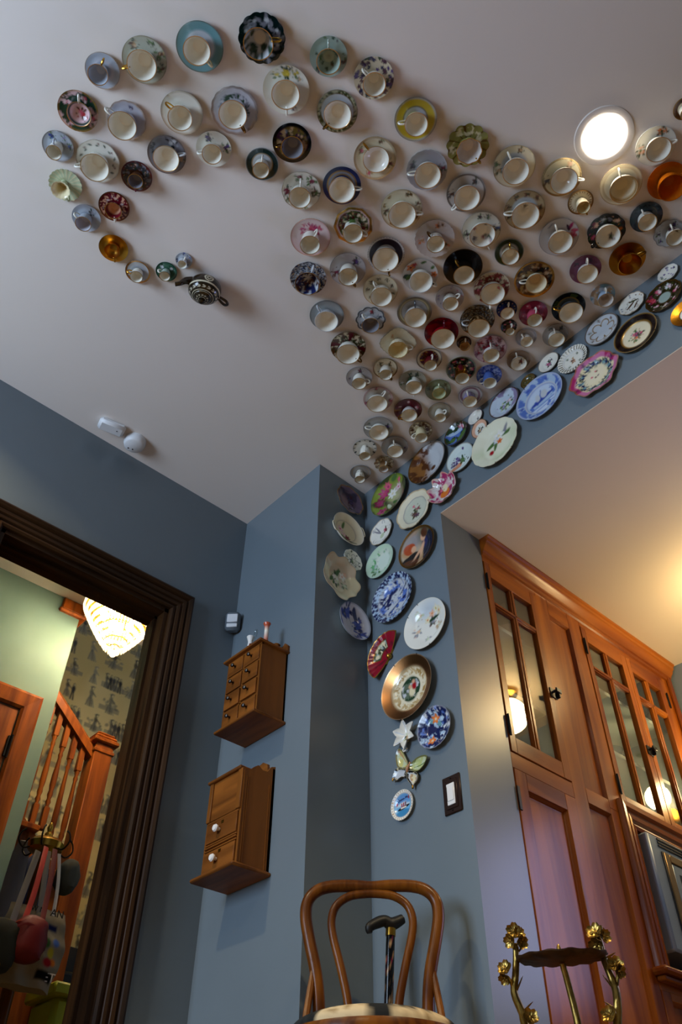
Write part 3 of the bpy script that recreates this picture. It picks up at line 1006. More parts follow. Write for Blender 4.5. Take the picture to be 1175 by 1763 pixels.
K(979.7, 530, 59, 984, 539, 42, 170, 'large white cup on black saucer with a green-gold lattice ring', ['dgrey', ('ring', .62, 1, 'black'), ('ring', .35, .6, np.array(lin('4A4A40'))), ('rays', 4, .66, .9, 'olive', .35, 60), ('ring', .6, .63, 'gold'), ('ring', .97, 1, 'olive')], ce='dgrey', hc='gold')
K(1039, 509.8, 43, 1044, 517.5, 28, 100, 'small white cup on watercolour blue-grey saucer by the ceiling edge', ['silver', ('nz', 2.2, .5, np.array(lin('7FA0A8')), 0, 1, 3), ('nz', 2.5, .58, 'tan', 0, 1, 6)], ci='pale', ce='sky', cin=[('el', .2, -.3, .5, .3, 30, 'brown', .5)])
K(919, 541, 50, 921.5, 552, 27, 90, 'small white cup on cranberry pink saucer with pale star petals', [np.array(lin('8C2C44')), ('rays', 5, .3, .72, 'rose', .25, 90), ('gar', 5, .66, .2, 'pink,rose,rose', 54, 2, 2), ('ring', .95, 1, 'dred')], ce='rose', typ='t')
K(957.5, 578.7, 46, 959, 586, 29, 110, 'small plain cup on thin greyish saucer with dark sprigs, touching the ceiling edge', [np.array(lin('A59C94')), ('pa', 60, .72, .24, 'dgrey,dleaf', 3), ('pa', 130, .74, .2, 'dgrey,dleaf', 5), ('ring', .96, 1, 'tan')], typ='t')
K(907, 583, 37, 908, 589, 22, 130, 'very small plain cup on pale grey-lined saucer below the cranberry pink one', [np.array(lin('BDB4AE')), ('ring', .86, .9, 'grey'), ('ring', .97, 1, 'grey')], typ='t')
K(894, 622, 41, 894, 627, 29, 110, 'tan translucent saucer with white cup holding one dark flower inside', [np.array(lin('A48C78')), ('ring', .95, 1, 'tan'), ('ring', .5, .54, 'tan')], cin=[('po', .4, -.1, .38, 'brown,black,dred', 3)])
K(797.5, 460.4, 68, 799.6, 474.5, 37, 125, 'tall white cup on plain glossy black saucer with gilt handle', ['black', ('ring', .3, .9, np.array(lin('1A120C'))), ('ring', .975, 1, 'bgold')], ce='black', hc='gold', typ='t')
K(877.4, 436, 50.5, 879.5, 443, 31, 100, 'small cup on dark olive-green banded saucer with grey centre', ['silver', ('ring', .62, 1, np.array(lin('303C1C'))), ('ring', .3, .6, 'pale')], ce='cream', hc='gold', typ='t')
K(847, 496.7, 63, 849, 507, 43, -90, 'white cup on ivory saucer with brick-red leafy print', ['cream', ('nz', 6, .5, np.array(lin('8A3A34')), .3, .98, 3), ('gar', 8, .72, .18, 'rose,brown,dred', 10, 3), ('ring', .97, 1, 'pale')], cin=[('po', .6, .1, .15, 'rose,brown', 3)])
K(775, 514.5, 49, 776.6, 524, 28, 45, 'small white cup on lilac-white saucer with faint mauve sprigs and a white loop handle', [np.array(lin('C2BBC0')), ('sx', 12, .4, .9, .09, 'lav,grey,rose', 3)], typ='t')
K(822.5, 551.5, 60, 825, 566, 39, 170, 'white cup on saucer densely speckled in gold and grey', [np.array(lin('A89F8A')), ('nz', 16, .5, 'bgold', .2, 1, 3), ('nz', 18, .55, 'dgrey', .2, 1, 5)], ce='tan', cex=[('nz', 2.5, .5, 'bgold', 0, 1, 4)], hc='silver')
K(873.6, 535, 36, 874.4, 540, 25, 90, 'tiny white cup on navy saucer with a gold-dotted rim', ['navy', ('rays', 14, .7, .86, 'tan', .25), ('ring', .95, 1, 'navy')], ce='navy', typ='t')
K(877.4, 565, 28, 879, 571.5, 16, 80, 'tiny cup on dark brown flowered saucer below the navy one', [np.array(lin('2E1E1A')), ('gar', 5, .66, .3, 'rose,dleaf,tan', 10, 3)], ce='brown', typ='t')
K(760.5, 573, 59, 763, 584, 42, 90, 'large white cup on plain deep red saucer', ['red', ('nz', 3, .55, 'dred', .3, 1, 3), ('ring', .97, 1, 'dred')], ce='red', hc='dred')
K(800, 593, 25.5, 801, 597, 18, 90, 'tiniest plain cup on black saucer beside the red-rose saucer', [np.array(lin('1C1614')), ('ring', .6, .9, 'brown')], ci='tan', ce='tan', typ='t')
K(844.8, 602, 57, 846.8, 613, 29, 100, 'small white cup on saucer crowded with dark red roses', ['pink', ('gar', 7, .76, .27, 'dred,wine,red', 0, 3, 5), ('gar', 5, .42, .24, 'dred,olive,red', 30, 7, 4), ('ring', .96, 1, 'dred')], typ='t', ce='pale', cex=[('nz', 1.2, .5, 'dred', 0, .6, 3)])
K(739.6, 619.5, 45, 741.6, 630, 23, 80, 'small white cup on plum and brown saucer with a pale rim line', ['cream', ('ring', .0, .74, 'plum'), ('nz', 6, .5, 'dred', 0, .72, 3), ('nz', 7, .6, 'gold', 0, .7, 6), ('ring', .92, 1, 'plum')], ce='dred', typ='t')
K(794.5, 636.6, 52, 796.5, 652, 25, 80, 'tall gold-decorated cup on black saucer crowded with many-coloured flowers', ['black', ('gar', 8, .74, .22, 'tan,olive,rose', 0, 3, 4), ('gar', 5, .46, .2, 'peach,leaf,plum', 30, 8, 3), ('ring', .95, 1, 'pgreen')], ce='lustre', typ='t', hc='gold', cex=[('nz', 1.5, .55, 'dred', 0, 1, 3)])
K(843, 648, 44, 844, 659.6, 24, 190, 'small white cup on blue-and-white figured saucer', [np.array(lin('8E9CCC')), ('nz', 8, .48, 'blue', 0, 1, 3), ('ring', .94, 1, 'blue')], ce='wblue', typ='t', rim=None)
K(563, 544, 59, 562, 553.7, 41, 120, 'wide white cup on pale blue-grey saucer with a thin black rim', [np.array(lin('AEB4B4')), ('ring', .95, 1, 'black')], rim='silver', ce='silver', hc='silver')
K(638.6, 552, 50, 638.6, 561, 31, 130, 'grey-lined cup on black-edged scalloped saucer with red blossoms', ['silver', ('pa', 80, .62, .24, 'red,dgrey,dred', 3), ('pa', 20, .66, .22, 'black,dleaf,navy', 5), ('pa', 150, .66, .24, 'dgrey,navy,red', 7), ('pa', 215, .66, .22, 'red,dgrey', 9), ('ring', .9, 1, 'black')], ci='grey', ce='silver', sc=scal(10, .05))
K(714, 538, 60, 716, 548, 39, 95, 'white cup on ivory saucer with a wide green-gold banded rim', ['silver', ('ring', .74, .94, np.array(lin('8A8258'))), ('ring', .8, .84, 'ivory'), ('ring', .94, 1, 'bgold')], ce='pale', hc='dgrey')
K(600, 598, 61, 599.6, 610.6, 41, -40, 'white cup on saucer of alternating maroon and brown-flowered panels', ['cream', ('nz', 6, .5, 'olive', .2, 1, 3), ('nz', 7, .54, 'brown', .2, 1, 6), ('rays', 4, .3, 1, 'dred', .2, 50), ('ring', .96, 1, 'bgold')], hc='bgold')
K(685.6, 591.5, 59, 686, 603, 34, 0, 'ivory fluted cup on square scalloped ivory saucer with a fine dark edge', ['cream', ('pa', 130, .5, .14, 'tan,orange', 3), ('ring', .965, 1, 'olive')], ci='ivory', ce='cream', sc=lambda th: 1 + .07 * np.cos(4 * th) + .02 * np.cos(24 * th), csc=scal(16, .03), ripple=lambda th: .001 * np.cos(24 * th))
K(664, 636, 43, 664.7, 646, 23, -50, 'small cup on ivory saucer with gold leaf sprays and gold rim', ['cream', ('gar', 4, .55, .24, 'olive,bgold,tan', 45, 3), ('ring', .92, 1, 'bgold')], typ='t', hc='bgold')
K(618.7, 651.5, 45, 618.7, 661, 25, 0, 'small white cup on greyish saucer with one dark red flower at top', [np.array(lin('B4ADAB')), ('po', .1, .6, .26, 'dred,dleaf,plum', 3), ('pa', 190, .74, .14, 'plum,grey', 4), ('ring', .97, 1, 'grey')], typ='t')
K(710.6, 658, 48, 713, 668, 29, -85, 'tall white cup on pale green-grey saucer with dark leaf sprigs', [np.array(lin('ABA796')), ('pa', 60, .66, .24, 'dgrey,dleaf,olive', 3), ('pa', 190, .78, .24, 'silver,leaf', 5), ('pa', 110, .6, .2, 'dleaf,olive', 6), ('ring', .97, 1, 'tan')], typ='t', cex=[('nz', 1, .58, 'dleaf', 0, .7, 3)])
K(755, 673, 45, 756.6, 678, 24, 95, 'small pale olive-green cup and saucer', ['pgreen', ('ring', .3, 1, np.array(lin('8E9272'))), ('pa', 170, .7, .25, 'olive,leaf', 3), ('pa', 40, .7, .2, 'olive,bgold', 4), ('ring', .95, 1, 'olive')], ci='pgreen', ce='pgreen', typ='t', hc='pgreen')
K(651.5, 688, 51, 650, 696, 36, 60, 'white cup with large white loop handle on pale saucer edged in pink', ['pale', ('ring', .84, .98, np.array(lin('C9B2B0'))), ('pa', 100, .85, .16, 'brown,olive,rose', 3), ('pa', 200, .85, .16, 'wine,rose', 5), ('pa', -10, .85, .16, 'rose,wine', 7), ('ring', .98, 1, 'rose')])
K(703, 707, 48.5, 705, 716, 28, -150, 'glossy white cup on dark maroon saucer with pale pink flowers', [np.array(lin('5E2428')), ('gar', 5, .68, .24, 'pink,dred,rose', 15, 3), ('ring', .3, .5, 'dred'), ('ring', .95, 1, 'bgold')], ce='pale', hc='gold')
K(757.5, 711, 40, 758.7, 720, 20, 50, 'small cup with tall white handle on plain greyish ivory saucer', [np.array(lin('B7AF9A')), ('ring', .86, .9, 'tan'), ('ring', .96, 1, 'bgold')], typ='t')
K(810.5, 683, 42, 809.8, 692, 25, 110, 'small cup on mauve-ringed saucer right at the wall edge', ['pale', ('ring', .66, .84, np.array(lin('9A7480'))), ('ring', .94, 1, 'plum')], ce='lav', typ='t')
K(651.5, 738, 51, 652.8, 745.5, 34, 160, 'white cup on silvery saucer with a purple pansy at the right', [np.array(lin('B3B0AC')), ('po', .66, .1, .26, 'plum,dleaf,purple', 3), ('pa', 150, .7, .12, 'leaf,grey', 4), ('ring', .96, 1, 'grey')])
K(725, 743, 41, 726, 754.5, 22, 190, 'small ivory cup on tan-brown marbled saucer by the wall edge', [np.array(lin('A39274')), ('nz', 4, .52, 'brown', .2, .9, 3), ('nz', 5, .56, 'cream', .1, .9, 6), ('ring', .95, 1, 'tan')], ce='ivory', typ='t')
K(628.5, 773.6, 41, 629, 786, 20, 90, 'tall white cup on white saucer with a black-dashed rim near the wall corner', ['white', ('rays', 12, .8, .95, 'black', .28), ('ring', .95, 1, 'black')], typ='t', cex=[('sx', 4, .3, .8, .3, 'black', 3)])
K(680, 770, 46, 681, 778, 28, 100, 'wide plain cup on plain pale grey saucer beside the black-dashed one', [np.array(lin('A9A29C')), ('pa', -10, .8, .14, 'purple,grey', 3), ('ring', .96, 1, 'grey')])
K(661.7, 800, 33, 661, 808, 17, 70, 'small ruffled tan cup and saucer beside the lowest ceiling cup', [np.array(lin('A6977C')), ('rays', 10, .3, .9, 'bgold', .2), ('nz', 6, .58, 'cream', .2, 1, 3)], ci='pale', ce='tan', sc=scal(10, .06), typ='t')
K(621, 815.7, 36, 620, 826, 18, 90, 'tall straight white cup on thin grey saucer, lowest of the ceiling cups by the corner', [np.array(lin('A8A49E')), ('ring', .8, .84, 'tan'), ('ring', .95, 1, 'grey')], typ='t', cex=[('bx', -9, .55, 9, .62, 'dgrey')])
K(1181, 189, 40, 1184, 196, 24, 90, 'dark brown-edged cup and saucer cut off by the right edge above the orange roses', ['brown', ('ring', 0, .6, 'cream'), ('ring', .95, 1, 'gold')], typ='t')

# ------------------------------------------------------------------ the plates


def willow(seed, border=True):
    o = ['silver', ('nz', 5, .5, 'wblue', 0, .74, seed), ('nz', 8, .56, 'navy', 0, .74, seed + 2), ('nz', 9, .6, 'silver', 0, .74, seed + 4), ('el', -.1, -.3, .35, .07, 25, 'silver'), ('el', .15, .1, .3, .08, 30, 'silver'),
         ('el', -.05, .3, .22, .07, 10, 'navy'), ('lf', -.4, -.1, .6, .1, 60, 'navy'), ('ln', -.3, -.5, .1, -.3, .03, 'navy')]
    if border:
        o += [('ring', .74, 1, 'sky'), ('nz', 13, .5, 'navy', .76, .99, seed + 5), ('ring', .73, .76, 'silver'), ('rays', 30, .95, 1, 'navy', .5)]
    return o


W(1147.7, 467, 34, 32, 'head', 'small white plate with grey-lilac flowers, topmost on the wall at the ceiling edge', ['white', ('sx', 16, .1, .8, .13, 'lav,grey,leaf,purple', 3), ('ring', .96, 1, 'silver')], sc=scal(10, .02))
W(1140.5, 507, 62.5, 55.7, 'head', 'dark bronze-green plate with a ring of roses round a mint centre', [np.array(lin('2A2412')), ('gar', 7, .66, .27, 'rose,olive,pink', 100, 3, 4), ('pa', 150, .66, .3, 'red,wine,rose', 3, 5), ('pa', 250, .66, .24, 'silver,olive,cream', 5), ('pa', 60, .66, .24, 'cream,olive,silver', 6), ('el', 0, 0, .38, .38, 0, 'bgold'), ('el', 0, 0, .35, .35, 0, 'mint'), ('ring', .95, 1, 'bgold')], sc=scal(12, .02))
W(1181, 533, 54, 54, 'head', 'gold-rimmed plate with white centre cut off by the right edge', ['lustre', ('el', 0, 0, .52, .52, 0, 'white'), ('po', 0, 0, .3, 'rose,leaf,purple', 3), ('ring', .5, .54, 'bgold')])
W(1085, 519.5, 44, 40, 'head', 'small white plate with brown feathery scrolls and a scalloped edge', ['white', ('lf', -.5, -.2, .9, .1, 30, 'brown'), ('lf', -.2, .4, .8, .09, -20, 'olive'), ('lf', .0, -.5, .7, .08, 50, 'brown'), ('sx', 12, .5, .9, .08, 'grey,tan,brown', 3), ('sw', 6, .4, .13, 'brown'), ('ring', .97, 1, 'gold')], sc=scal(9, .03))
W(1034, 565, 58, 55, 'head', 'pale blue-white plate with a thin gold star lattice', ['silver', ('sw', 6, .48, .24, 'gold'), ('gar', 6, .78, .1, 'wine,leaf', 30, 3, 2), ('ring', .95, 1, 'bgold')], clips=None)
W(1093, 572, 74, 69.5, 'head', 'black-rimmed plate with gold inner ring and a flower bunch on cream', ['cream', ('ring', .68, 1, np.array(lin('140A0C'))), ('ring', .655, .7, 'gold'), ('ring', .975, 1, 'gold'), ('po', .0, .1, .26, 'rose,leaf,purple', 3, 5), ('po', -.12, -.12, .22, 'lav,leaf,orange', 5), ('po', .18, -.02, .2, 'plum,olive,rose', 7), ('sx', 8, .2, .4, .05, 'leaf,tan', 9)], clips=(-40, -75, 130))
W(942, 621.6, 34, 36, 'head', 'small white plate with a crimson rose posy at its centre', ['white', ('po', 0, 0, .42, 'magenta,dleaf,grey', 3, 5), ('po', .15, .3, .25, 'grey,olive,plum', 5), ('ring', .96, 1, 'bgold')])
W(983.5, 615.7, 50, 50, 'head', 'white lattice-pierced plate with a brown rose at its centre', ['white', ('po', 0, 0, .26, 'brown,tan,peach', 3, 5), ('gar', 4, .5, .1, 'dgrey,leaf', 45, 3, 2), ('ring', .64, .67, 'silver')], sc=scal(28, .02), holes=lambda i, k, r, n: .7 < r < .93 and k % 4 < 2)
W(1022, 642.5, 82, 75, 'head', 'ornate pink-rimmed plate with blue flower clusters round a cream centre', ['ivory', ('gar', 11, .6, .19, 'teal,dleaf,navy', 10, 3, 5), ('nz', 11, .6, 'navy', .5, .78, 4), ('el', 0, .05, .46, .4, 35, 'cream', 1, .2), ('ring', .78, 1, np.array(lin('C06E9C'))), ('nz', 3, .6, 'magenta', .78, 1, 5), ('gar', 4, .88, .1, 'plum,navy', 20, 3, 2), ('sx', 5, 0, .25, .06, 'rose,brown,plum', 8), ('ring', .97, 1, 'gold')], sc=lambda th: 1 + .045 * np.cos(6 * th + .6) + .025 * np.cos(12 * th), oval=(1.04, .97))
W(929, 682.5, 79, 82, 'head', 'large blue and white delft-style plate with a sailing boat', [np.array(lin('C6D4E6')), ('el', 0, -.1, .6, .22, 8, 'sky'), ('nz', 4, .58, 'wblue', 0, .58, 5), ('lf', -.5, -.12, 1.05, .1, 12, 'blue'), ('ln', -.05, -.05, .02, .45, .02, 'blue'), ('el', .12, .2, .14, .2, 0, 'silver'), ('el', -.16, .16, .1, .18, 0, 'silver'), ('ln', -.5, -.32, .5, -.2, .02, 'wblue'), ('ln', -.3, -.45, .45, -.34, .018, 'wblue'), ('ring', .62, .65, 'wblue'), ('ring', .65, .7, 'silver'), ('ring', .7, .94, 'sky'), ('nz', 5, .5, 'wblue', .72, .93, 3), ('gar', 6, .82, .12, 'blue,wblue', 0, 3, 3), ('ring', .94, .97, 'silver'), ('ring', .97, 1, 'wblue')], clips=(-60, 120))
W(907, 653.7, 23.5, 27, 'head', 'tiny dark gold and green saucer-size plate touching the ceiling edge', [np.array(lin('5C4C26')), ('gar', 5, .55, .3, 'olive,dleaf,tan', 0, 3, 3), ('ring', .92, 1, 'bgold')])
W(866, 691.5, 51, 54, 'head', 'pale blue plate with a loose green and lilac flower spray and gold rim', [np.array(lin('C4D0DC')), ('po', -.15, -.1, .32, 'leaf,pgreen,lav', 3), ('po', .2, .1, .36, 'grey,leaf,pink', 5), ('po', .1, -.3, .22, 'pgreen,leaf', 7), ('nz', 2.5, .62, 'lav', .5, 1, 3), ('ring', .94, 1, 'bgold')])
W(816, 716, 24, 26, 'head', 'tiny white plate with one dark violet sprig', ['white', ('po', .25, -.25, .25, 'plum,dleaf,grey', 3, 2), ('ring', .96, 1, 'pink')])
W(823, 736, 29, 36, 'head', 'small peach-rimmed plate with a brown group on white', ['white', ('ring', .66, 1, 'peach'), ('po', -.1, 0, .36, 'brown,olive,tan', 3, 4), ('po', .2, .1, .25, 'dleaf,brown', 5), ('ring', .95, 1, 'bgold')], oval=(.86, 1.08))
W(785, 746, 38, 43.5, 'head', 'blue plate with green lakeside landscape and pink blossoms', ['wblue', ('el', 0, .7, 1, .5, 0, 'sky'), ('nz', 3, .5, 'dleaf', 0, 1, 3), ('el', .3, -.35, .6, .3, 40, 'leaf'), ('el', -.5, -.2, .25, .2, 0, 'leaf'), ('pa', 40, .75, .25, 'rose,dred,pink', 3), ('pa', 65, .75, .2, 'pink,rose', 5), ('el', -.2, -.75, .5, .2, 0, 'navy'), ('ring', .96, 1, 'bgold')], deep=.2)
W(790, 786, 46, 51, 'head', 'cream plate with a bunch of violets over an orange ground', [np.array(lin('D3E0DC')), ('el', -.35, -.5, .45, .2, 30, 'orange', .8), ('po', .1, -.1, .35, 'leaf,dleaf,leaf', 3), ('po', -.35, .05, .34, 'purple,plum,lav', 5, 6), ('po', -.5, -.15, .28, 'plum,purple,lav', 7, 5), ('el', .25, .65, .08, .08, 0, 'purple'), ('el', .5, -.35, .08, .08, 0, 'plum'), ('ring', .97, 1, 'bgold')])
W(852, 761.7, 76.6, 87, 'head', 'large cream oval-looking plate with a white flower and two red fruits', [np.array(lin('E8E6CC')), ('nz', 1.5, .6, np.array(lin('D2DAB4')), 0, 1, 3, .3), ('lf', .0, .2, .5, .1, 200, 'leaf'), ('lf', .1, .35, .6, .1, -10, 'leaf'), ('lf', .2, .3, .5, .09, 30, 'grey'), ('lf', .0, .2, .45, .08, 250, 'leaf'), ('fl', .12, .36, .26, 'white', 'ivory'), ('fl', .0, .2, .16, 'silver', 'ivory'), ('fl', .12, .1, .13, 'orange', 'red'), ('el', -.28, -.22, .1, .1, 0, 'red'), ('ring', .97, 1, 'cream')], sc=scal(14, .012), clips=(-50, -95, 100))
W(734.7, 796, 62.6, 73, 'head', 'plate half brown foliage half plain white with a gold rim', ['silver', ('el', -.75, .1, .75, 1.2, 8, np.array(lin('8A5A2C')), 1, .5), ('nz', 4, .5, 'brown', 0, 1, 4), ('el', .7, .1, .62, 1.1, 0, 'silver', 1, .3), ('el', .2, -.35, .13, .1, 30, 'brown'), ('el', -.5, -.5, .12, .12, 0, 'brown'), ('el', -.2, -.72, .12, .1, 0, 'brown'), ('ring', .955, 1, 'bgold')], clips=(70, -110))
W(763, 841, 47, 57, 'head', 'ruffled pink leaf-shaped dish painted with an orange pear', [np.array(lin('D2A8AC')), ('nz', 3, .5, 'magenta', .2, 1, 3), ('nz', 4, .5, 'pale', .5, 1, 6), ('el', -.05, -.15, .35, .28, 40, 'orange'), ('el', .0, .2, .18, .25, 0, 'ivory'), ('po', -.3, .2, .25, 'wine,dred,rose', 3), ('ring', .95, 1, 'peach')], sc=lambda th: 1 + .13 * np.abs(np.cos(4.5 * th)) - .1, ripple=lambda th: .008 * np.cos(9 * th), cat='dish', deep=.2)
W(669, 851.5, 59, 74, 'head', 'green plate with big pink and white roses beside the wall corner', [np.array(lin('7E9038')), ('nz', 1.8, .5, 'olive', 0, 1, 3), ('el', .3, -.1, .4, .5, 20, 'ivory', .5, .4), ('fl', -.35, .38, .3, 'magenta', 'rose', 7), ('fl', -.1, .62, .22, 'rose', 'magenta', 7), ('fl', -.6, .0, .28, 'wine', 'magenta', 7), ('fl', .1, .1, .28, 'white', 'ivory', 7), ('fl', .45, .25, .2, 'pink', 'rose', 7), ('fl', -.45, -.62, .26, 'magenta', 'wine', 6), ('fl', .6, .5, .12, 'rose'), ('lf', -.2, -.35, .5, .1, -60, 'pgreen'), ('lf', .1, -.4, .4, .1, -30, 'leaf'), ('el', .35, .75, .2, .12, 0, 'leaf'), ('ring', .96, 1, 'olive')], clips=(60, -70))
W(711.5, 876, 56, 69, 'head', 'cream plate with gold-lined wavy rim and a brown flower cluster in the middle', ['cream', ('ring', .97, 1, 'gold'), ('ring', .67, .69, 'grey'), ('el', 0, 0, .66, .66, 0, 'mint', .5), ('po', -.05, -.15, .28, 'brown,olive,plum', 3, 5), ('po', .08, .08, .24, 'tan,olive,wine', 5), ('fl', -.1, .32, .08, 'rose'), ('fl', .1, -.3, .12, 'plum')], sc=scal(8, .03), clips=(100, -80))
W(653.6, 914, 37, 46, 'head', 'small white plate with grey fern scrolls and a red rose', ['white', ('lf', -.7, .5, .8, .07, -40, 'grey'), ('lf', -.5, .7, .8, .06, -60, 'grey'), ('sw', 5, .78, .12, 'grey'), ('po', .35, .1, .28, 'rose,olive,dred', 3), ('el', .0, -.25, .22, .16, 50, 'pgreen'), ('ring', .97, 1, 'gold')], sc=scal(8, .02))
W(715.7, 940, 61, 76, 'head', 'gold-rimmed portrait plate of a red-haired woman and a man in dark suit', [np.array(lin('B9A58A')), ('nz', 2, .5, 'tan', 0, 1, 3), ('el', -.2, .45, .5, .35, 0, 'grey', .7, .3), ('el', .6, .55, .5, .6, 0, 'olive', .8, .4), ('el', .62, -.25, .36, .75, -12, np.array(lin('1C2236'))), ('el', .38, .12, .16, .3, -10, 'navy'), ('el', .3, .42, .14, .2, 0, 'skin'), ('el', .42, .56, .2, .2, 0, 'brown'), ('el', -.45, .18, .3, .28, 0, np.array(lin('B0481C'))), ('el', -.25, .08, .14, .16, 0, 'skin'), ('el', -.4, -.45, .5, .32, 20, 'black'), ('el', -.5, -.7, .5, .3, 0, 'brown'), ('el', .0, -.25, .4, .07, 40, 'skin'), ('el', .2, -.15, .08, .35, -20, 'skin'), ('ring', .9, 1, 'bgold'), ('ring', .88, .9, 'black')], clips=(-60, 100), deep=.1)
W(652.4, 965, 47, 59, 'head', 'pale green plate with green lily-of-the-valley at the left', [np.array(lin('BFD8BC')), ('el', .15, .05, .6, .6, 0, 'white', .7, .3), ('gar', 9, .62, .16, 'bgreen,mint,pgreen', 100, 3, 3), ('po', -.45, .0, .35, 'bgreen,bgreen,mint', 3), ('po', -.4, -.4, .32, 'bgreen,leaf,mint', 5), ('el', .2, .0, .45, .5, 0, np.array(lin('D6E4D4')), 1, .2), ('ring', .97, 1, 'mint')])
W(675.3, 1028, 69, 87, 'head', 'large blue willow-pattern plate with dense floral border', willow(3), clips=(60,))
W(731.5, 1073, 73, 87, 'head', 'large white plate with orange and brown flowers at the upper right', ['white', ('el', .1, .6, .6, .3, 0, 'sky', .5, .4), ('po', .25, .1, .26, 'dleaf,brown,grey', 3), ('lf', .1, .1, .5, .08, 10, 'dleaf'), ('fl', .25, .38, .16, 'peach', 'orange'), ('fl', .02, .2, .15, 'ivory', 'orange'), ('fl', .62, .3, .16, 'ivory', 'orange'), ('fl', .48, .46, .16, 'cream', 'yellow'), ('po', -.5, -.05, .22, 'pgreen,grey,peach', 5), ('po', -.3, .55, .2, 'ivory,pgreen,tan', 7), ('po', .55, -.25, .2, 'peach,tan,pgreen', 9), ('po', .0, -.6, .14, 'pgreen,grey', 11), ('ring', .985, 1, 'cream')], clips=(105, 140, -80))
W(702, 1183, 85.5, 114, 'head', 'largest plate with wide copper-gold rim, gilt lace and a courting couple in the centre', ['cream', ('ring', .68, .7, 'gold'), ('nz', 16, .54, np.array(lin('C2A878')), .48, .65, 3), ('nz', 12, .6, np.array(lin('A88850')), .5, .63, 8), ('el', 0, 0, .32, .4, 0, np.array(lin('5E6E5A'))), ('nz', 7, .5, 'dleaf', 0, .36, 3), ('nz', 8, .58, 'silver', 0, .34, 5), ('el', .05, -.1, .12, .16, 0, 'ivory'), ('el', .14, .05, .09, .12, 0, 'red'), ('el', .12, .2, .06, .06, 0, 'skin'), ('el', -.02, .08, .06, .06, 0, 'skin'), ('ring', .705, 1, np.array(lin('B07A44'))), ('ring', .705, 1, 'copper')], clips=(115, 60, -105, -50), deep=.13)
W(747, 1251, 57.5, 74, 'head', 'navy plate crowded with pale blue leaves and two orange-red blossoms', ['navy', ('sx', 60, .1, .95, .14, 'sky,wblue,sky,silver', 3), ('nz', 6, .58, 'navy', 0, 1, 6), ('lf', -.1, .35, .35, .12, 150, 'teal'), ('lf', .1, .3, .3, .12, -60, 'teal'), ('fl', -.02, .48, .24, 'orange', 'ivory', 5), ('fl', -.3, -.5, .22, 'orange', 'ivory', 5), ('ring', .97, 1, 'silver')], clips=(100,), sc=scal(20, .01), deep=.16)
W(689, 1384, 40, 50, 'head', 'small round ocean-liner souvenir plate with a lacy white rim, lowest on the wall', ['white', ('el', 0, 0, .78, .78, 0, np.array(lin('6FB0DA'))), ('el', 0, .4, .7, .3, 0, 'wblue', .6, .3), ('el', -.2, .12, .4, .1, 10, 'white', .7, .1), ('el', .3, .0, .3, .1, 0, 'white', .6, .1), ('el', 0, -.5, .6, .24, 0, np.array(lin('3E88B8'))), ('lf', -.52, -.22, 1.1, .12, 8, 'black'), ('bx', -.25, -.18, .25, -.08, 'white'), ('bx', -.2, -.08, -.1, .16, 'red'), ('bx', -.03, -.08, .07, .18, 'red'), ('bx', .14, -.08, .24, .2, 'dred'), ('lf', -.62, .1, .24, .08, 60, 'red'), ('lf', .5, .3, .22, .08, 70, 'red'), ('ring', .78, .8, 'tan'), ('rays', 30, .86, .98, 'tan', .3)], sc=scal(30, .015))
# on the side of the chimney breast
W(605, 859, 41, 53, 'side', 'dark violet gold-edged plate at the top of the chimney side', [np.array(lin('3C3650')), ('nz', 2.5, .5, np.array(lin('6E5E78')), 0, 1, 3), ('el', -.35, -.3, .35, .5, 20, np.array(lin('A4909C')), .8, .4), ('po', .2, .1, .4, 'navy,plum,purple', 3, 5), ('po', .2, -.4, .3, 'purple,olive,lav', 5), ('ring', .95, 1, 'gold')], sc=scal(8, .04))
W(599, 912, 58, 55, 'side', 'cream two-eared bowl with pink and dark red roses, on the chimney side', ['cream', ('ring', .64, .66, 'grey'), ('fl', -.35, -.02, .24, 'pink', 'rose', 7), ('fl', .1, -.42, .22, 'dred', 'wine', 7), ('fl', -.12, -.3, .18, 'pink', 'peach', 6), ('lf', -.2, .1, .5, .1, 80, 'leaf'), ('lf', -.3, -.4, .5, .1, -30, 'leaf'), ('lf', .2, -.6, .4, .1, -10, 'dleaf'), ('ring', .97, 1, 'pale')], cat='bowl', deep=.18, ears=(20, 200), oval=(.98, .9))
W(588, 992, 61, 83, 'side', 'large irregular leaf-edged cream dish with green lilies, on the chimney side', [np.array(lin('D2C0A4')), ('nz', 1.5, .5, 'ivory', 0, 1, 3), ('lf', -.5, -.3, .9, .12, 50, 'leaf'), ('lf', -.3, -.4, .9, .1, 70, 'leaf'), ('lf', -.1, -.5, .8, .1, 100, 'olive'), ('po', -.1, -.05, .34, 'white,leaf,pgreen', 3, 5), ('fl', .2, .15, .2, 'white', 'peach'), ('fl', .35, .3, .12, 'peach'), ('po', .3, -.2, .2, 'pgreen,leaf', 5), ('ring', .97, 1, 'tan')], sc=lambda th: 1 + .06 * np.cos(5 * th + 1) + .035 * np.cos(9 * th) - .02, ripple=lambda th: .004 * np.cos(9 * th), cat='dish', oval=(.94, 1.06))
W(611, 962, 30, 36, 'side', 'small white plate with dark grey-green scrolls beside the leaf-edged dish', ['white', ('sw', 5, .5, .22, 'dgrey'), ('po', 0, 0, .36, 'dgrey,olive,leaf', 3), ('sx', 10, .5, .9, .1, 'olive,dgrey', 5)], sc=scal(10, .03))
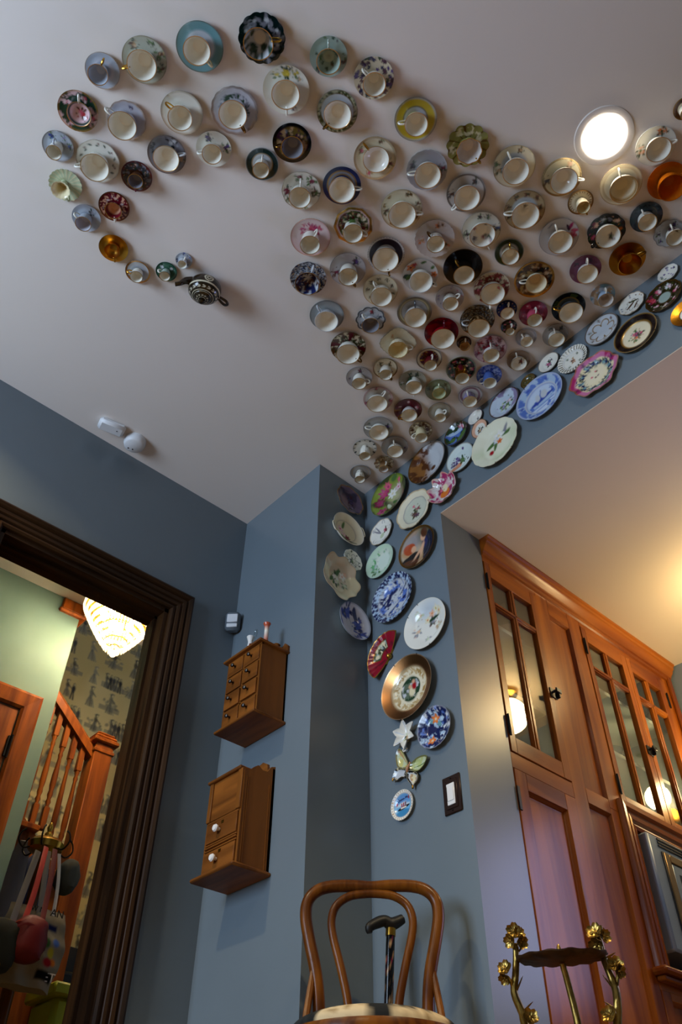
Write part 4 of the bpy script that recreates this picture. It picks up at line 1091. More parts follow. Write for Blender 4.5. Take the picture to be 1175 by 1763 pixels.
W(609.5, 1070.5, 52, 67, 'side', 'white dish with deep blue wisteria leaves, lowest on the chimney side', ['silver', ('ring', .35, .95, np.array(lin('D0D2DA'))), ('lf', -.9, .35, .8, .16, -10, 'blue'), ('lf', -.6, .5, .8, .14, -40, 'navy'), ('lf', -.3, .75, .9, .14, -80, 'blue'), ('lf', .0, .85, .8, .14, -60, 'navy'), ('po', .45, .1, .42, 'blue,navy,blue', 3, 6), ('po', .5, -.4, .38, 'navy,blue,blue', 5, 5), ('po', -.3, .6, .4, 'blue,navy,blue', 7, 5), ('lf', -.75, .0, .5, .1, -70, 'blue'), ('po', .2, -.75, .2, 'navy,blue', 9), ('el', -.1, -.1, .14, .35, 20, 'silver'), ('ring', .97, 1, 'navy')], deep=.2, cat='dish')


# ------------------------------------------------------------------ the room
def rectwall(mb, plane, val, a0, a1, z0, z1, t):
    """wall slab: plane 'x' or 'y' at val, thickness t (signed, away from the room)"""
    if plane == 'x':
        mb.box((val, a0, z0), (val + t, a1, z1))
    else:
        mb.box((a0, val, z0), (a1, val + t, z1))
    return mb


DY0, DY1, DZ = .54, 1.265, 2.095          # doorway to the hall
WT = .135
struct('wall_left', rectwall(rectwall(rectwall(MB(), 'x', XL, YB, DY0, 0, H, -WT), 'x', XL, DY1, YN + .4, 0, H, -WT), 'x', XL, DY0, DY1, DZ, H, -WT), M['blue'])
struct('wall_chimney', MB().box((XL, YN, 0), (XC, YH + .2, H)), M['blue'])
struct('wall_header', MB().box((XC, YH, ZS + .003), (XR, YH + .15, H)).box((XC, YH, ZS - .0), (XJ, YH + .15, ZS + .003)), M['blue'])
struct('wall_pier', MB().box((XC, YH, 0), (XJ, YK, ZS)), M['blue'])
struct('wall_right', rectwall(MB(), 'x', XR, YB, YE, 0, H, .1), M['blue'])
# back wall with its window opening
wx0, wx1, wz0, wz1 = -2.32, -1.04, .8, 2.2
b = MB()
for r in ((XL, wx0, 0, H), (wx1, XR, 0, H), (wx0, wx1, 0, wz0), (wx0, wx1, wz1, H)):
    rectwall(b, 'y', YB, r[0], r[1], r[2], r[3], -.12)
struct('wall_back', b, M['blue'])
wn = struct('window_1', MB().box((wx0, YB - .08, wz0), (wx0 + .06, YB - .02, wz1)).box((wx1 - .06, YB - .08, wz0), (wx1, YB - .02, wz1)).box((wx0 + .06, YB - .08, wz0), (wx1 - .06, YB - .02, wz0 + .06)).box((wx0 + .06, YB - .08, wz1 - .06), (wx1 - .06, YB - .02, wz1)), M['trim'])
build('sash_bar', MB().box((wx0 + .06, YB - .07, 1.48), (wx1 - .06, YB - .056, 1.53)), M['trimh'], wn)
build('pane', MB().box((wx0 + .06, YB - .055, wz0 + .06), (wx1 - .06, YB - .05, wz1 - .06)), M['pane'], wn)
# kitchen end wall with its window
kx0, kx1, kz0, kz1 = -.8, -.1, 1.0, 1.84
b = MB()
for r in ((XJ - .4, kx0, 0, ZS), (kx1, XR, 0, ZS), (kx0, kx1, 0, kz0), (kx0, kx1, kz1, ZS)):
    rectwall(b, 'y', YE, r[0], r[1], r[2], r[3], .12)
struct('wall_kitchen_end', b, M['blue'])
wn = struct('window_2', MB().box((kx0, YE + .02, kz0), (kx0 + .05, YE + .08, kz1)).box((kx1 - .05, YE + .02, kz0), (kx1, YE + .08, kz1)).box((kx0 + .05, YE + .02, kz0), (kx1 - .05, YE + .08, kz0 + .05)).box((kx0 + .05, YE + .02, kz1 - .05), (kx1 - .05, YE + .08, kz1)), M['cab'])
build('pane', MB().box((kx0 + .05, YE + .05, kz0 + .05), (kx1 - .05, YE + .055, kz1 - .05)), M['pane'], wn)
struct('floor', MB().box((-5, YB - .1, -.05), (XR + .1, YE + .2, 0)), M['floor'])
# ceiling with the round cut-out of the downlight
LP = on((1040.5, 234), 2, H)
LR = .071


def ceil_hole(mb, x0, x1, y0, y1, z, c, r, n=32):
    k = len(mb.v)
    vs = []
    for i in range(n):
        a = 2 * math.pi * i / n
        d = np.array([math.cos(a), math.sin(a)])
        t = min((x1 - c[0]) / d[0] if d[0] > 1e-9 else 1e9, (x0 - c[0]) / d[0] if d[0] < -1e-9 else 1e9, (y1 - c[1]) / d[1] if d[1] > 1e-9 else 1e9, (y0 - c[1]) / d[1] if d[1] < -1e-9 else 1e9)
        vs.append((c[0] + d[0] * r, c[1] + d[1] * r, z))
        vs.append((c[0] + d[0] * t, c[1] + d[1] * t, z))
    return mb.add(vs, [(2 * i, 2 * i + 1, (2 * i + 3) % (2 * n), (2 * i + 2) % (2 * n)) for i in range(n)])


s_ = .15
b = MB()
cx, cy = LP[0], LP[1]
ceil_hole(b, cx - s_, cx + s_, cy - s_, cy + s_, H, (cx, cy), LR)
# square corners left by the fan of the cut-out are covered by four slabs and the corner triangles
for sx in (-1, 1):
    for sy in (-1, 1):
        a = 2 * math.pi / 32
        # neighbours of the diagonal reach the square exactly at 45 degrees (n divisible by 8): nothing is left open
b.box((XL - .02, YB, H), (cx - s_, YH, H + .1)).box((cx + s_, YB, H), (XR, YH, H + .1)).box((cx - s_, YB, H), (cx + s_, cy - s_, H + .1)).box((cx - s_, cy + s_, H), (cx + s_, YH, H + .1))
struct('ceiling', b, M['ceil'])
struct('ceiling_kitchen', MB().box((XJ, YH + .0005, ZS), (XR, YE + .1, ZS + .003)).box((XC, YH + .16, ZS + .003), (XR, YE + .1, ZS + .1)), M['ceilk'])

# recessed downlight
lt = thing('recessed_downlight', 'lit round recessed ceiling downlight with a white trim ring', 'ceiling light', (cx, cy, H))
build('trim_ring', MB().lathe([(LR - .003, .03), (LR - .003, -.003), (LR + .004, -.006), (LR + .022, -.004), (LR + .024, .0)], (cx, cy, H), 40), M['ceil'], lt)
build('reflector', MB().lathe([(LR - .002, .0), (LR - .008, .035), (LR - .012, .075), (0, .08)], (cx, cy, H), 40), M['canin'], lt)
build('lens', MB().lathe([(0, -.013), (.03, -.012), (.05, -.007), (LR - .008, .004), (LR - .01, .03), (0, .032)], (cx, cy, H), 40), M['lens'], lt)


# other downlights of the same room, beyond the picture
def far_can(x, y, watts, spread=2.4):
    o = area('downlight_lamp', (x, y, H - .025), (x, y, 0), .11, .11, watts, (1, .77, .44), 'DISK', spread)
    return o


far_can(-1.95, -.15, 17)
far_can(-.25, -.75, 11)
far_can(1.2, .5, 3)
far_can(LP[0], LP[1], 17, 1.7)

# ------------------------------------------------------------------ door casing and lining


def sweep_frame(name, y0, y1, zt, x, sgn, prof, m_v, m_h, zb=0.):
    """mitred casing: two legs and a head; prof = [(outward, proud)]"""
    for nm, kind_ in (('left', 0), ('head', 1), ('right', 2)):
        mb = MB()
        A = []
        B = []
        for d, h in prof:
            X = x + sgn * h
            c1, c2 = (X, y0 - d, zt + d), (X, y1 + d, zt + d)
            if kind_ == 0:
                A.append((X, y0 - d, zb))
                B.append(c1)
            elif kind_ == 1:
                A.append(c1)
                B.append(c2)
            else:
                A.append(c2)
                B.append((X, y1 + d, zb))
        n = len(prof)
        mb.add(A + B, [(i, (i + 1) % n, n + (i + 1) % n, n + i) for i in range(n)] + [tuple(range(n - 1, -1, -1)), tuple(range(n, 2 * n))])
        yield nm, mb, (m_h if kind_ == 1 else m_v)


CPROF = [(0, 0), (0, .012), (.008, .018), (.014, .018), (.017, .012), (.022, .012), (.026, .02), (.036, .022), (.04, .015), (.046, .015), (.05, .022), (.062, .024), (.066, .017), (.07, .017), (.075, .028), (.085, .034), (.092, .032), (.096, .022), (.098, 0)]
for i, (nm, mb, m_) in enumerate(sweep_frame('trim', DY0, DY1, DZ, XL, 1, CPROF, M['trim'], M['trimh'])):
    struct('trim_%d' % (i + 1), mb, m_)
struct('trim_4', MB().box((XL - WT, DY0 - .001, 0), (XL, DY0 + .018, DZ)).box((XL - WT * .62, DY0 + .018, 0), (XL - WT * .38, DY0 + .03, DZ)), M['trim'])
struct('trim_5', MB().box((XL - WT, DY1 - .018, 0), (XL, DY1 + .001, DZ)).box((XL - WT * .62, DY1 - .03, 0), (XL - WT * .38, DY1 - .018, DZ)), M['trim'])
struct('trim_6', MB().box((XL - WT, DY0, DZ - .018), (XL, DY1, DZ + .001)).box((XL - WT * .62, DY0, DZ - .03), (XL - WT * .38, DY1, DZ - .018)), M['trimh'])
# baseboards out of the picture but standing in the room
struct('baseboard_chimney', MB().box((XL, YN - .015, 0), (XC + .015, YN, .16), .003).box((XC, YN, 0), (XC + .015, YH, .16), .003), M['trimh'])

# ------------------------------------------------------------------ hall behind the doorway
HX = -3.52
HZ = 2.735
struct('wall_hall', MB().box((HX - .1, -.4, 0), (HX, 1.312, HZ)), M['green'])
struct('wall_hall_near', MB().box((HX, -.5, 0), (XL - WT, -.4, HZ)), M['green'])
struct('ceiling_hall', MB().box((HX - .1, -.5, HZ), (XL - WT, 3.3, HZ + .1)), M['ceil'])
struct('trim_7', MB().box((HX - .13, 1.2, HZ - .07), (HX + .015, 1.33, HZ - .002), .006).box((HX - .14, 1.19, HZ - .09), (HX + .025, 1.345, HZ - .068), .008), M['stair'])
struct('wall_hall_end', MB().box((-4.7, 3.2, 0), (XL - WT, 3.3, 4.2)), M['green'])
# papered stair wall
random.seed(5)
px0, py0, py1, pz0, pz1 = -4.6, .9, 3.0, .6, 3.9
ny_, nz_ = 400, 640
yy, zz = np.meshgrid(np.linspace(py0, py1, ny_), np.linspace(pz0, pz1, nz_))
P0 = Paint(yy.ravel() / .1, zz.ravel() / .1, np.zeros(yy.size), .10)
PAPER = np.array(lin('DEC88C'))
P0.bg(PAPER)
P0.nz(.25, .52, np.array(lin('C8AE6E')), 0, 9, 3, .4)
INK = [np.array(lin(c)) for c in ('4A4740', '6E6856', '928A70', '36342E')]


def local(u, v, r):
    """restrict painting to a neighbourhood for speed"""
    P0.full = (P0.u, P0.v, P0.rn, P0.col, P0.g, P0.sel)
    m = (np.abs(P0.u - u) < r) & (np.abs(P0.v - v) < r)
    P0.idx = m
    P0.u, P0.v, P0.rn, P0.col, P0.g, P0.sel = [a[m] for a in P0.full]


def unlocal():
    c, g = P0.col, P0.g
    P0.u, P0.v, P0.rn, P0.col, P0.g, P0.sel = P0.full
    P0.col[P0.idx] = c
    P0.g[P0.idx] = g


def lady(u, v, s, rg):
    k = INK[rg.randrange(3)]
    d = INK[3] if rg.random() < .4 else k
    lean = rg.uniform(-.3, .3)
    f = rg.choice((-1, 1))
    P0.el(u + lean * s, v + 2.0 * s, .26 * s, .3 * s, 0, k)                    # head with hair
    P0.el(u + lean * s, v + 2.22 * s, .3 * s, .13 * s, 15 * f, k)
    P0.el(u + lean * s + .1 * f * s, v + 1.98 * s, .13 * s, .18 * s, 0, PAPER)          # hat brim
    P0.el(u + lean * s * .7, v + 1.25 * s, .3 * s, .55 * s, 10 * f, d, .85)      # bodice
    P0.lf(u + lean * s * .7, v + 1.55 * s, 1.0 * s, .12 * s, -60 * f - 90 * (f < 0) + 20, k)   # arm
    for q in range(5):                                                        # skirt folds
        P0.ln(u + lean * s * .5 + (q - 2) * .06 * s, v + .8 * s, u + (q - 2) * .3 * s + .2 * f * s, v - .7 * s, .07 * s, INK[(q + 1) % 3])
    P0.el(u + .1 * f * s, v - .1 * s, .55 * s, .7 * s, 0, k, .4)


def gent(u, v, s, rg):
    k = INK[3] if rg.random() < .7 else INK[0]
    P0.el(u, v + 2.0 * s, .2 * s, .27 * s, 0, k)
    P0.el(u + .05 * s, v + 1.95 * s, .12 * s, .17 * s, 0, PAPER)
    P0.el(u, v + 1.2 * s, .36 * s, .62 * s, 0, k)
    P0.ln(u - .12 * s, v + .7 * s, u - .2 * s, v - .7 * s, .13 * s, k)
    P0.ln(u + .12 * s, v + .7 * s, u + .3 * s, v - .7 * s, .13 * s, k)


def scene(u, v, s, rg):
    """bench, shrubs and shading strokes behind a group"""
    for q in range(7):
        P0.ln(u - 1.9 * s, v - .5 * s + q * .12 * s, u + 1.9 * s, v - .45 * s + q * .12 * s, .035 * s, INK[1 + q % 2])
    for q in range(10):
        P0.el(u + rg.uniform(-1.8, 1.8) * s, v + rg.uniform(.2, 1.5) * s, .28 * s, .22 * s, rg.uniform(0, 90), INK[rg.randrange(1, 3)], .7)


rg = random.Random(11)
row = 0
vv = 6.2
while vv < 39:
    u0 = 9.6 + (row % 3) * .9
    while u0 < 30:
        s = rg.uniform(.38, .48)
        local(u0, vv + .6, 2.4)
        c = rg.random()
        if c < .2:
            scene(u0, vv, s * 1.1, rg)
            for q in range(5):
                (gent if q % 3 else lady)(u0 + (q - 2) * .62 * s, vv, s * .9, rg)
        elif c < .62:
            scene(u0, vv, s * .8, rg)
            lady(u0, vv, s, rg)
        elif c < .82:
            lady(u0, vv, s, rg)
            gent(u0 + 1.1 * s, vv - .1, s, rg)
        else:
            lady(u0, vv, s * 1.05, rg)
        unlocal()
        u0 += rg.uniform(1.35, 1.8)
    vv += 1.62
    row += 1
Vp = np.stack([np.full(yy.size, px0), yy.ravel(), zz.ravel()], 1)
fs = [(j * ny_ + i, j * ny_ + i + 1, (j + 1) * ny_ + i + 1, (j + 1) * ny_ + i) for j in range(nz_ - 1) for i in range(ny_ - 1)]
me = rawmesh('wall_stair', Vp, fs, M['paper'])
paintmesh(me, P0.col, P0.g)
link('wall_stair', me, None, 'structure')
struct('wall_stair_back', MB().box((-4.75, .9, 0), (-4.605, 3.3, 4.2)).box((-4.75, .85, 0), (HX - .1, .9, 4.2)), M['green'])
struct('ceiling_stair', MB().box((-4.75, .85, 4.1), (HX - .09, 3.3, 4.2)), M['ceil'])

# hall door in its casing
for i, (nm, mb, m_) in enumerate(sweep_frame('trim', .42, 1.155, 2.05, HX, 1, [(0, 0), (0, .012), (.012, .02), (.03, .022), (.075, .026), (.088, .02), (.092, 0)], M['stair'], M['stair'])):
    struct('trim_%d' % (8 + i), mb, m_)
dr = build('door_1', MB().box((HX - .02, .42, .01), (HX + .004, 1.03, 2.045), .002).box((HX - .02, 1.045, .01), (HX + .004, 1.15, 2.045)).box((HX - .02, 1.03, .01), (HX - .006, 1.045, 2.045)), M['stair'], None, 'structure')
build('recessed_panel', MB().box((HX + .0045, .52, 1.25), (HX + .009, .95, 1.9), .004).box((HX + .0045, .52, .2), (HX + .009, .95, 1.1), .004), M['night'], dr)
for z in (1.86, .3):
    build('hinge', MB().box((HX + .003, 1.14, z - .05), (HX + .012, 1.158, z + .05), .002).lathe([(0, -.055), (.006, -.055), (.006, .055), (0, .055)], (HX + .014, 1.156, z), 8), M['iron'], dr)

# staircase behind the hall wall
st = thing('staircase', 'orange-brown wooden staircase with turned balusters and a square newel post', 'staircase', (-3.62, 1.6, 0))
SX = -3.64
ang = math.atan2(.21, .25)
build('handrail', MB().prism([(SX - .035, 1.6, 2.0), (SX + .03, 1.6, 2.0), (SX + .035, 1.6, 2.045), (SX + .015, 1.6, 2.075), (SX - .02, 1.6, 2.075), (SX - .04, 1.6, 2.045)], (0, 0, 0), (0, -.75, .63)), M['stair'], st)
nw = build('newel_post', MB().box((SX - .05, 1.597, 0), (SX + .05, 1.697, 2.08), .004), M['stair'], st)
build('newel_cap', MB().box((SX - .056, 1.59, 2.03), (SX + .056, 1.704, 2.05), .004).box((SX - .068, 1.578, 2.08), (SX + .068, 1.716, 2.105), .006).box((SX - .058, 1.588, 2.105), (SX + .058, 1.706, 2.125), .008).box((SX - .05, 1.595, 2.125), (SX + .05, 1.695, 2.14), .006), M['stair'], nw)
ST = 0
for k in range(14):
    y = 1.556 - k * .052
    step = max(0, (k - 2) // 4 + 1) if k > 1 else 0
    zb = 1.44 + step * .165
    ztop = 2.02 + (1.6 - y) * .84
    hgt = ztop - zb
    pr = [(0, .1), (.011, .1), (.008, .115), (.0135, .13), (.009, .145), (.0135, .165), (.0105, .185), (.0145, .21), (.0145, .26), (.0085, hgt - .19), (.012, hgt - .175), (.008, hgt - .16), (.012, hgt - .145), (.012, hgt - .13), (0, hgt - .13)]
    bmb = MB().lathe(pr, (SX, y, zb), 10).box((SX - .0135, y - .0135, zb), (SX + .0135, y + .0135, zb + .105), .002).box((SX - .0135, y - .0135, zb + hgt - .135), (SX + .0135, y + .0135, zb + hgt + .02), .002)
    build('baluster', bmb, M['stair'], st)
for k in range(7):
    z = 1.44 + k * .165
    y1 = 1.46 + .208 - k * .208 - .05
    build('tread', MB().box((-4.6, y1 - .22, z - .03), (SX + .05, y1 + .02, z), .006), M['stair'], st)
    build('riser', MB().box((-4.6, y1 - .015, z - .165), (SX + .02, y1, z - .03)), M['stair'], st)
build('stringer', MB().prism([(SX - .02, 1.6, 0), (SX - .02, 1.6, 1.3), (SX - .02, 1.56, 1.46), (SX - .02, .9, 2.02), (SX - .02, .9, 0)], (0, 0, 0), (.035, 0, 0)), M['stair'], st)
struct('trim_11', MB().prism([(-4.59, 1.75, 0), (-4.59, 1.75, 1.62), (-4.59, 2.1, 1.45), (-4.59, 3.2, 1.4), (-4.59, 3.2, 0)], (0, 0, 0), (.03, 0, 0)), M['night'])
solo('hall_bench', MB().box((-4.3, 1.75, 0), (-3.75, 2.9, .75), .02).box((-4.35, 1.75, .75), (-4.25, 2.9, 1.25), .02), M['night'], 'dark bench standing against the papered stair wall in the hall', 'bench')
g = on((130, 1718), 0, -3.3)
solo('storage_bin', MB().box((-3.42, g[1] - .12, 0), (-3.22, g[1] + .18, g[2] - .02), .02).box((-3.44, g[1] - .14, g[2] - .025), (-3.2, g[1] + .2, g[2] + .02), .008), M['lime'], 'lime green plastic bin low down in the dark hall', 'bin')

# chandelier
CX, CY = -3.2, 1.40
ch = thing('crystal_chandelier', 'blazing tiered crystal chandelier hanging in the hall', 'chandelier', (CX, CY, HZ))
build('canopy', MB().lathe([(0, 0), (.06, 0), (.055, -.02), (.012, -.03), (.008, -.12), (0, -.12)], (CX, CY, HZ), 20), M['brass'], ch)
ntier = 9
for k in range(ntier):
    f = k / (ntier - 1)
    r = .165 * (1 - f) ** .8 + .022
    z = 2.60 - .245 * f
    build('tier_ring', MB().tube([(CX + r * math.cos(a), CY + r * math.sin(a), z) for a in np.linspace(0, 2 * math.pi, 33)], .0025, 6), M['brass'], ch)
    c_ = MB()
    n = max(8, int(2 * math.pi * r / .0155))
    for i in range(n):
        a = 2 * math.pi * (i + .5 * (k % 2)) / n
        o_ = (CX + r * 1.02 * math.cos(a), CY + r * 1.02 * math.sin(a), z)
        c_.lathe([(0, -.046), (.0062, -.036), (.0046, -.012), (0, -.006)], o_, 6)
    o = build('crystal_drops', c_, M['lustre'], ch, 'stuff', smooth=False)
for i in range(6):
    a = 2 * math.pi * i / 6
    build('bulb', MB().ball((CX + .085 * math.cos(a), CY + .085 * math.sin(a), 2.53), .02, 10, (1, 1, 1.5)), M['bulb'], ch)
build('added_shade_plate', MB().lathe([(0, .012), (.15, .01), (.188, 0), (.15, -.002), (0, -.002)], (CX, CY, 2.578), 32), M['brass'], ch)  # unseen plate added to keep bulb light off the upper hall wall
build('bulb', MB().ball((CX, CY, 2.46), .024, 10, (1, 1, 1.5)), M['bulb'], ch)
build('ball_drop', MB().ball((CX, CY, 2.315), .018, 12), M['lustre'], ch)

# coat stand with hats and bags
hub = on((80, 1452), 0, -3.15)
cs = thing('coat_stand', 'dark wood coat stand with a brass hub and curled hooks in the hall', 'coat stand', (hub[0], hub[1], 0))
hx, hy, hz = hub
build('pole', MB().lathe([(0, 0), (.022, 0), (.022, hz - .1), (.015, hz - .06), (.015, hz), (0, hz)], (hx, hy, 0), 12), M['chair'], cs)
build('hub', MB().lathe([(0, -.05), (.03, -.05), (.065, -.028), (.07, -.005), (.055, .01), (.03, .016), (.016, .02), (.016, .035), (.008, .045), (.012, .06), (.006, .08), (0, .085)], (hx, hy, hz), 20), M['brass'], cs)
for k in range(6):
    a = 2 * math.pi * k / 6 + .45
    d = np.array([math.cos(a), math.sin(a), 0])
    o_ = np.array([hx, hy, hz])
    build('hook', MB().tube([o_ + d * .05 + (0, 0, -.02), o_ + d * .085 + (0, 0, -.035), o_ + d * .11 + (0, 0, -.01), o_ + d * .105 + (0, 0, .02), o_ + d * .09 + (0, 0, .035)], [.0035, .0035, .0035, .003, .0045], 7, 4), M['iron'], cs)
for k in range(4):
    a = math.pi / 2 * k + .3
    build('foot', MB().tube([(hx, hy, .12), (hx + .12 * math.cos(a), hy + .12 * math.sin(a), .09), (hx + .22 * math.cos(a), hy + .22 * math.sin(a), .015)], .015, 8, 3), M['chair'], cs)


def sag(px, dx=0.):
    return on(px, 0, -3.15 + dx)


def strap(name, pts, w_, m_, parent):
    """flat band through pixel points"""
    Q = [sag(p, d) for p, d in pts]
    return build(name, MB().tube(Q, w_, 8, 4, flat=(.12, 1), up=(1, 0, 0)), m_, parent)


def pouch(c, sx, sy, sz, seed, n=20):
    """soft stuffed bag body"""
    mb = MB().ball((0, 0, 0), 1, n)
    rg = random.Random(seed)
    out = []
    for x, y, z in mb.v:
        k = 1 + .08 * math.sin(5 * y + seed) * math.cos(4 * z) + .05 * math.sin(9 * z + 3 * y)
        f = (abs(x) ** 1, abs(y), abs(z))
        sgn = lambda q: math.copysign(abs(q) ** .75, q)
        out.append((c[0] + sgn(x) * sx * k, c[1] + sgn(y) * sy * k, c[2] + sgn(z) * sz * (1 - .12 * (z > 0) * abs(y))))
    mb.v = out
    return mb


# scarf and blue cloth behind
solo('knitted_scarf', MB().tube([sag((44, 1448), -.1), sag((36, 1470), -.12), sag((20, 1530), -.13), sag((5, 1590), -.13), sag((-8, 1660), -.13)], [.02, .035, .04, .042, .04], 8, 4, flat=(.3, 1), up=(1, 0, 0)), M['scarf'], 'grey knitted scarf hanging leftmost on the coat stand', 'scarf')
solo('blue_jacket', pouch(sag((50, 1535), -.19), .05, .06, .15, 3), M['blueclo'], 'dark blue cloth hanging behind the straps on the coat stand', 'jacket')
solo('grey_cap', pouch(sag((115, 1510), .02), .05, .042, .065, 4), M['grey'], 'grey felt cap hanging on the right side of the coat stand', 'hat')
ob = sag((-6, 1628), .2)
solo('dark_bag', pouch(ob, .055, .07, .085, 8), M['oliv'], 'dark olive bag at the left edge beside the red pouch', 'bag')
# tote
tb = thing('tote_bag', 'cream printed canvas tote bag hanging below the coat hooks', 'bag', sag((55, 1640), .085))
c0 = sag((50, 1632), .085)
yy_, zz_ = np.meshgrid(np.linspace(-1, 1, 60), np.linspace(-1, 1, 60))
bx_ = .05 * (1 - np.abs(yy_) ** 3) * (1 - .5 * np.clip(zz_, 0, 1) ** 2)
rip = .006 * np.sin(7 * yy_ + 2 * zz_) + .004 * np.sin(11 * zz_)
Y = c0[1] + yy_ * (.12 + .012 * np.cos(3 * zz_)) + .0 * zz_
Z = c0[2] + zz_ * .13
Fv = np.stack([(c0[0] + bx_ + rip).ravel(), Y.ravel(), Z.ravel()], 1)
Bv = np.stack([(c0[0] - .6 * bx_ + rip).ravel(), Y.ravel(), Z.ravel()], 1)
q = lambda j, i: j * 60 + i
fs = [(q(j, i), q(j, i + 1), q(j + 1, i + 1), q(j + 1, i)) for j in range(59) for i in range(59)]
fs += [tuple(3600 + a for a in f[::-1]) for f in fs]
for j in range(59):
    fs += [(q(j, 0), q(j + 1, 0), 3600 + q(j + 1, 0), 3600 + q(j, 0)), (q(j, 59), 3600 + q(j, 59), 3600 + q(j + 1, 59), q(j + 1, 59)), (q(0, j), 3600 + q(0, j), 3600 + q(0, j + 1), q(0, j + 1))]
VV = np.concatenate([Fv, Bv]) - np.array(tb.location)
pt = Paint(np.tile(yy_.ravel(), 2), np.tile(zz_.ravel(), 2), np.zeros(7200), .06)
pt.bg(np.array(lin('9A8E78')))
for ops in (('el', .62, .18, .12, .1, 0, 'wblue'), ('el', .5, -.1, .12, .14, 20, 'yellow'), ('el', .66, -.3, .12, .1, 0, 'orange'), ('el', .45, -.35, .16, .12, 0, 'red'), ('el', .3, .1, .1, .12, 0, 'leaf'), ('bx', .28, .45, .62, .6, 'navy'), ('bx', .2, -.78, .9, -.55, 'black')):
    getattr(pt, ops[0])(*ops[1:])
me = rawmesh('body', VV, fs, M['cloth'])
shade(me)
paintmesh(me, pt.col, pt.g)
link('body', me, tb)


def text(name, s, size, loc, right, up, m_, parent, ext=.0008):
    cu = bpy.data.curves.new(name, 'FONT')
    cu.body = s
    cu.size = size
    cu.extrude = ext
    cu.align_x = 'CENTER'
    cu.align_y = 'CENTER'
    o = bpy.data.objects.new(name, cu)
    r, u = Vector(right).normalized(), Vector(up).normalized()
    n = r.cross(u)
    mt = Matrix.Identity(4)
    for i in range(3):
        mt[i][0], mt[i][1], mt[i][2] = r[i], u[i], n[i]
    o.matrix_world = mt
    bpy.context.view_layer.update()
    dg = bpy.context.evaluated_depsgraph_get()
    COL.objects.link(o)
    bpy.context.view_layer.update()
    me = bpy.data.meshes.new_from_object(o.evaluated_get(bpy.context.evaluated_depsgraph_get()))
    bpy.data.objects.remove(o)
    me.transform(mt)
    ob_ = link(name, me, parent)
    me.materials.clear()
    me.materials.append(m_)
    ob_.location = Vector(loc) - (wloc(parent) if parent else Vector((0, 0, 0)))
    return ob_


text('lettering', 'KET', .042, (c0[0] + .036, c0[1] + .068, c0[2] - .088), (0, 1, 0), (0, 0, 1), M['plastic'], tb)
text('lettering', 'AN', .036, (c0[0] + .042, c0[1] + .056, c0[2] + .115), (0, 1, 0), (0, 0, 1), M['night'], tb)
text('lettering', 'EW M', .026, (c0[0] + .05, c0[1] - .03, c0[2] + .112), (0, 1, 0), (0, 0, 1), M['night'], tb)
strap('strap', [((66, 1465), .075), ((57, 1490), .09), ((40, 1535), .11), ((22, 1585), .125)], .012, M['ribbon'], tb)
strap('strap', [((84, 1465), .075), ((77, 1510), .1), ((70, 1560), .12), ((62, 1597), .13)], .011, M['ribbon'], tb)
strap('strap', [((102, 1470), .075), ((101, 1510), .09), ((96, 1550), .1), ((88, 1590), .11)], .007, M['porc'], tb)
# red pouch
rb = thing('red_bag', 'red padded pouch hanging on two bright red straps', 'bag', sag((48, 1615), .2))
build('body', pouch(sag((48, 1617), .21), .05, .062, .075, 2, 24), M['red'], rb)
strap('strap', [((80, 1458), .08), ((72, 1490), .12), ((58, 1540), .16), ((40, 1590), .2)], .0105, M['redstrap'], rb)
strap('strap', [((95, 1462), .08), ((90, 1500), .12), ((80, 1550), .16), ((70, 1597), .2)], .0105, M['red'], rb)
strap('piping', [((30, 1594), .256), ((48, 1590), .262), ((66, 1598), .256)], .004, M['red'], rb)

# ------------------------------------------------------------------ small wall and ceiling fittings
c = on((403, 1073), 0, XL + .03)
ms = thing('motion_sensor', 'small grey motion sensor with a white window in the wall corner', 'sensor', (XL + .02, YN - .02, c[2]))
mx = Matrix.Translation((XL + .034, YN - .034, c[2])) @ Matrix.Rotation(math.radians(45), 4, 'Z') @ Matrix.Rotation(math.radians(6), 4, 'X')
build('body', MB().box((-.032, -.02, -.045), (.032, .024, .045), .012).xf(mx), M['greyp'], ms)
build('lens_window', MB().box((-.023, -.0235, -.012), (.023, -.018, .028), .003).xf(mx), M['plastic'], ms)
build('lower_lens', MB().box((-.023, -.0235, -.036), (.023, -.018, -.018), .004).xf(mx), M['plastic'], ms)
a0, a1 = on((170, 727), 2, H - .02), on((214, 745), 2, H - .02)
d = a1 - a0
d[2] = 0
L_ = np.linalg.norm(d)
mx = Matrix.Translation(tuple((a0 + a1) / 2 * [1, 1, 0] + [0, 0, H])) @ Matrix.Rotation(math.atan2(d[1], d[0]), 4, 'Z')
cd_ = thing('ceiling_detector', 'oblong white detector box on the ceiling near the left wall', 'detector', mx.translation)
build('body', MB().box((-L_ / 2, -.032, -.034), (L_ / 2, .032, 0), .012).xf(mx), M['plastic'], cd_)
build('indicator_light', MB().box((L_ * .2, -.006, -.0355), (L_ * .2 + .005, -.002, -.033)).xf(mx), M['night'], cd_)
p = on((231, 766), 2, H - .03)
sd = thing('smoke_detector', 'round white smoke detector on the ceiling beside the oblong box', 'detector', (p[0], p[1], H))
build('body', MB().lathe([(0, 0), (.047, 0), (.047, -.02), (.043, -.034), (.036, -.04), (0, -.041)], (p[0], p[1], H), 28), M['plastic'], sd)
for k in (-1, 1):
    build('vent_hole', MB().lathe([(0, -.0415), (.0035, -.0415), (.0035, -.04), (0, -.04)], (p[0] - .02 + .003 * k, p[1] - .004 + .009 * k, H), 8), M['night'], sd)

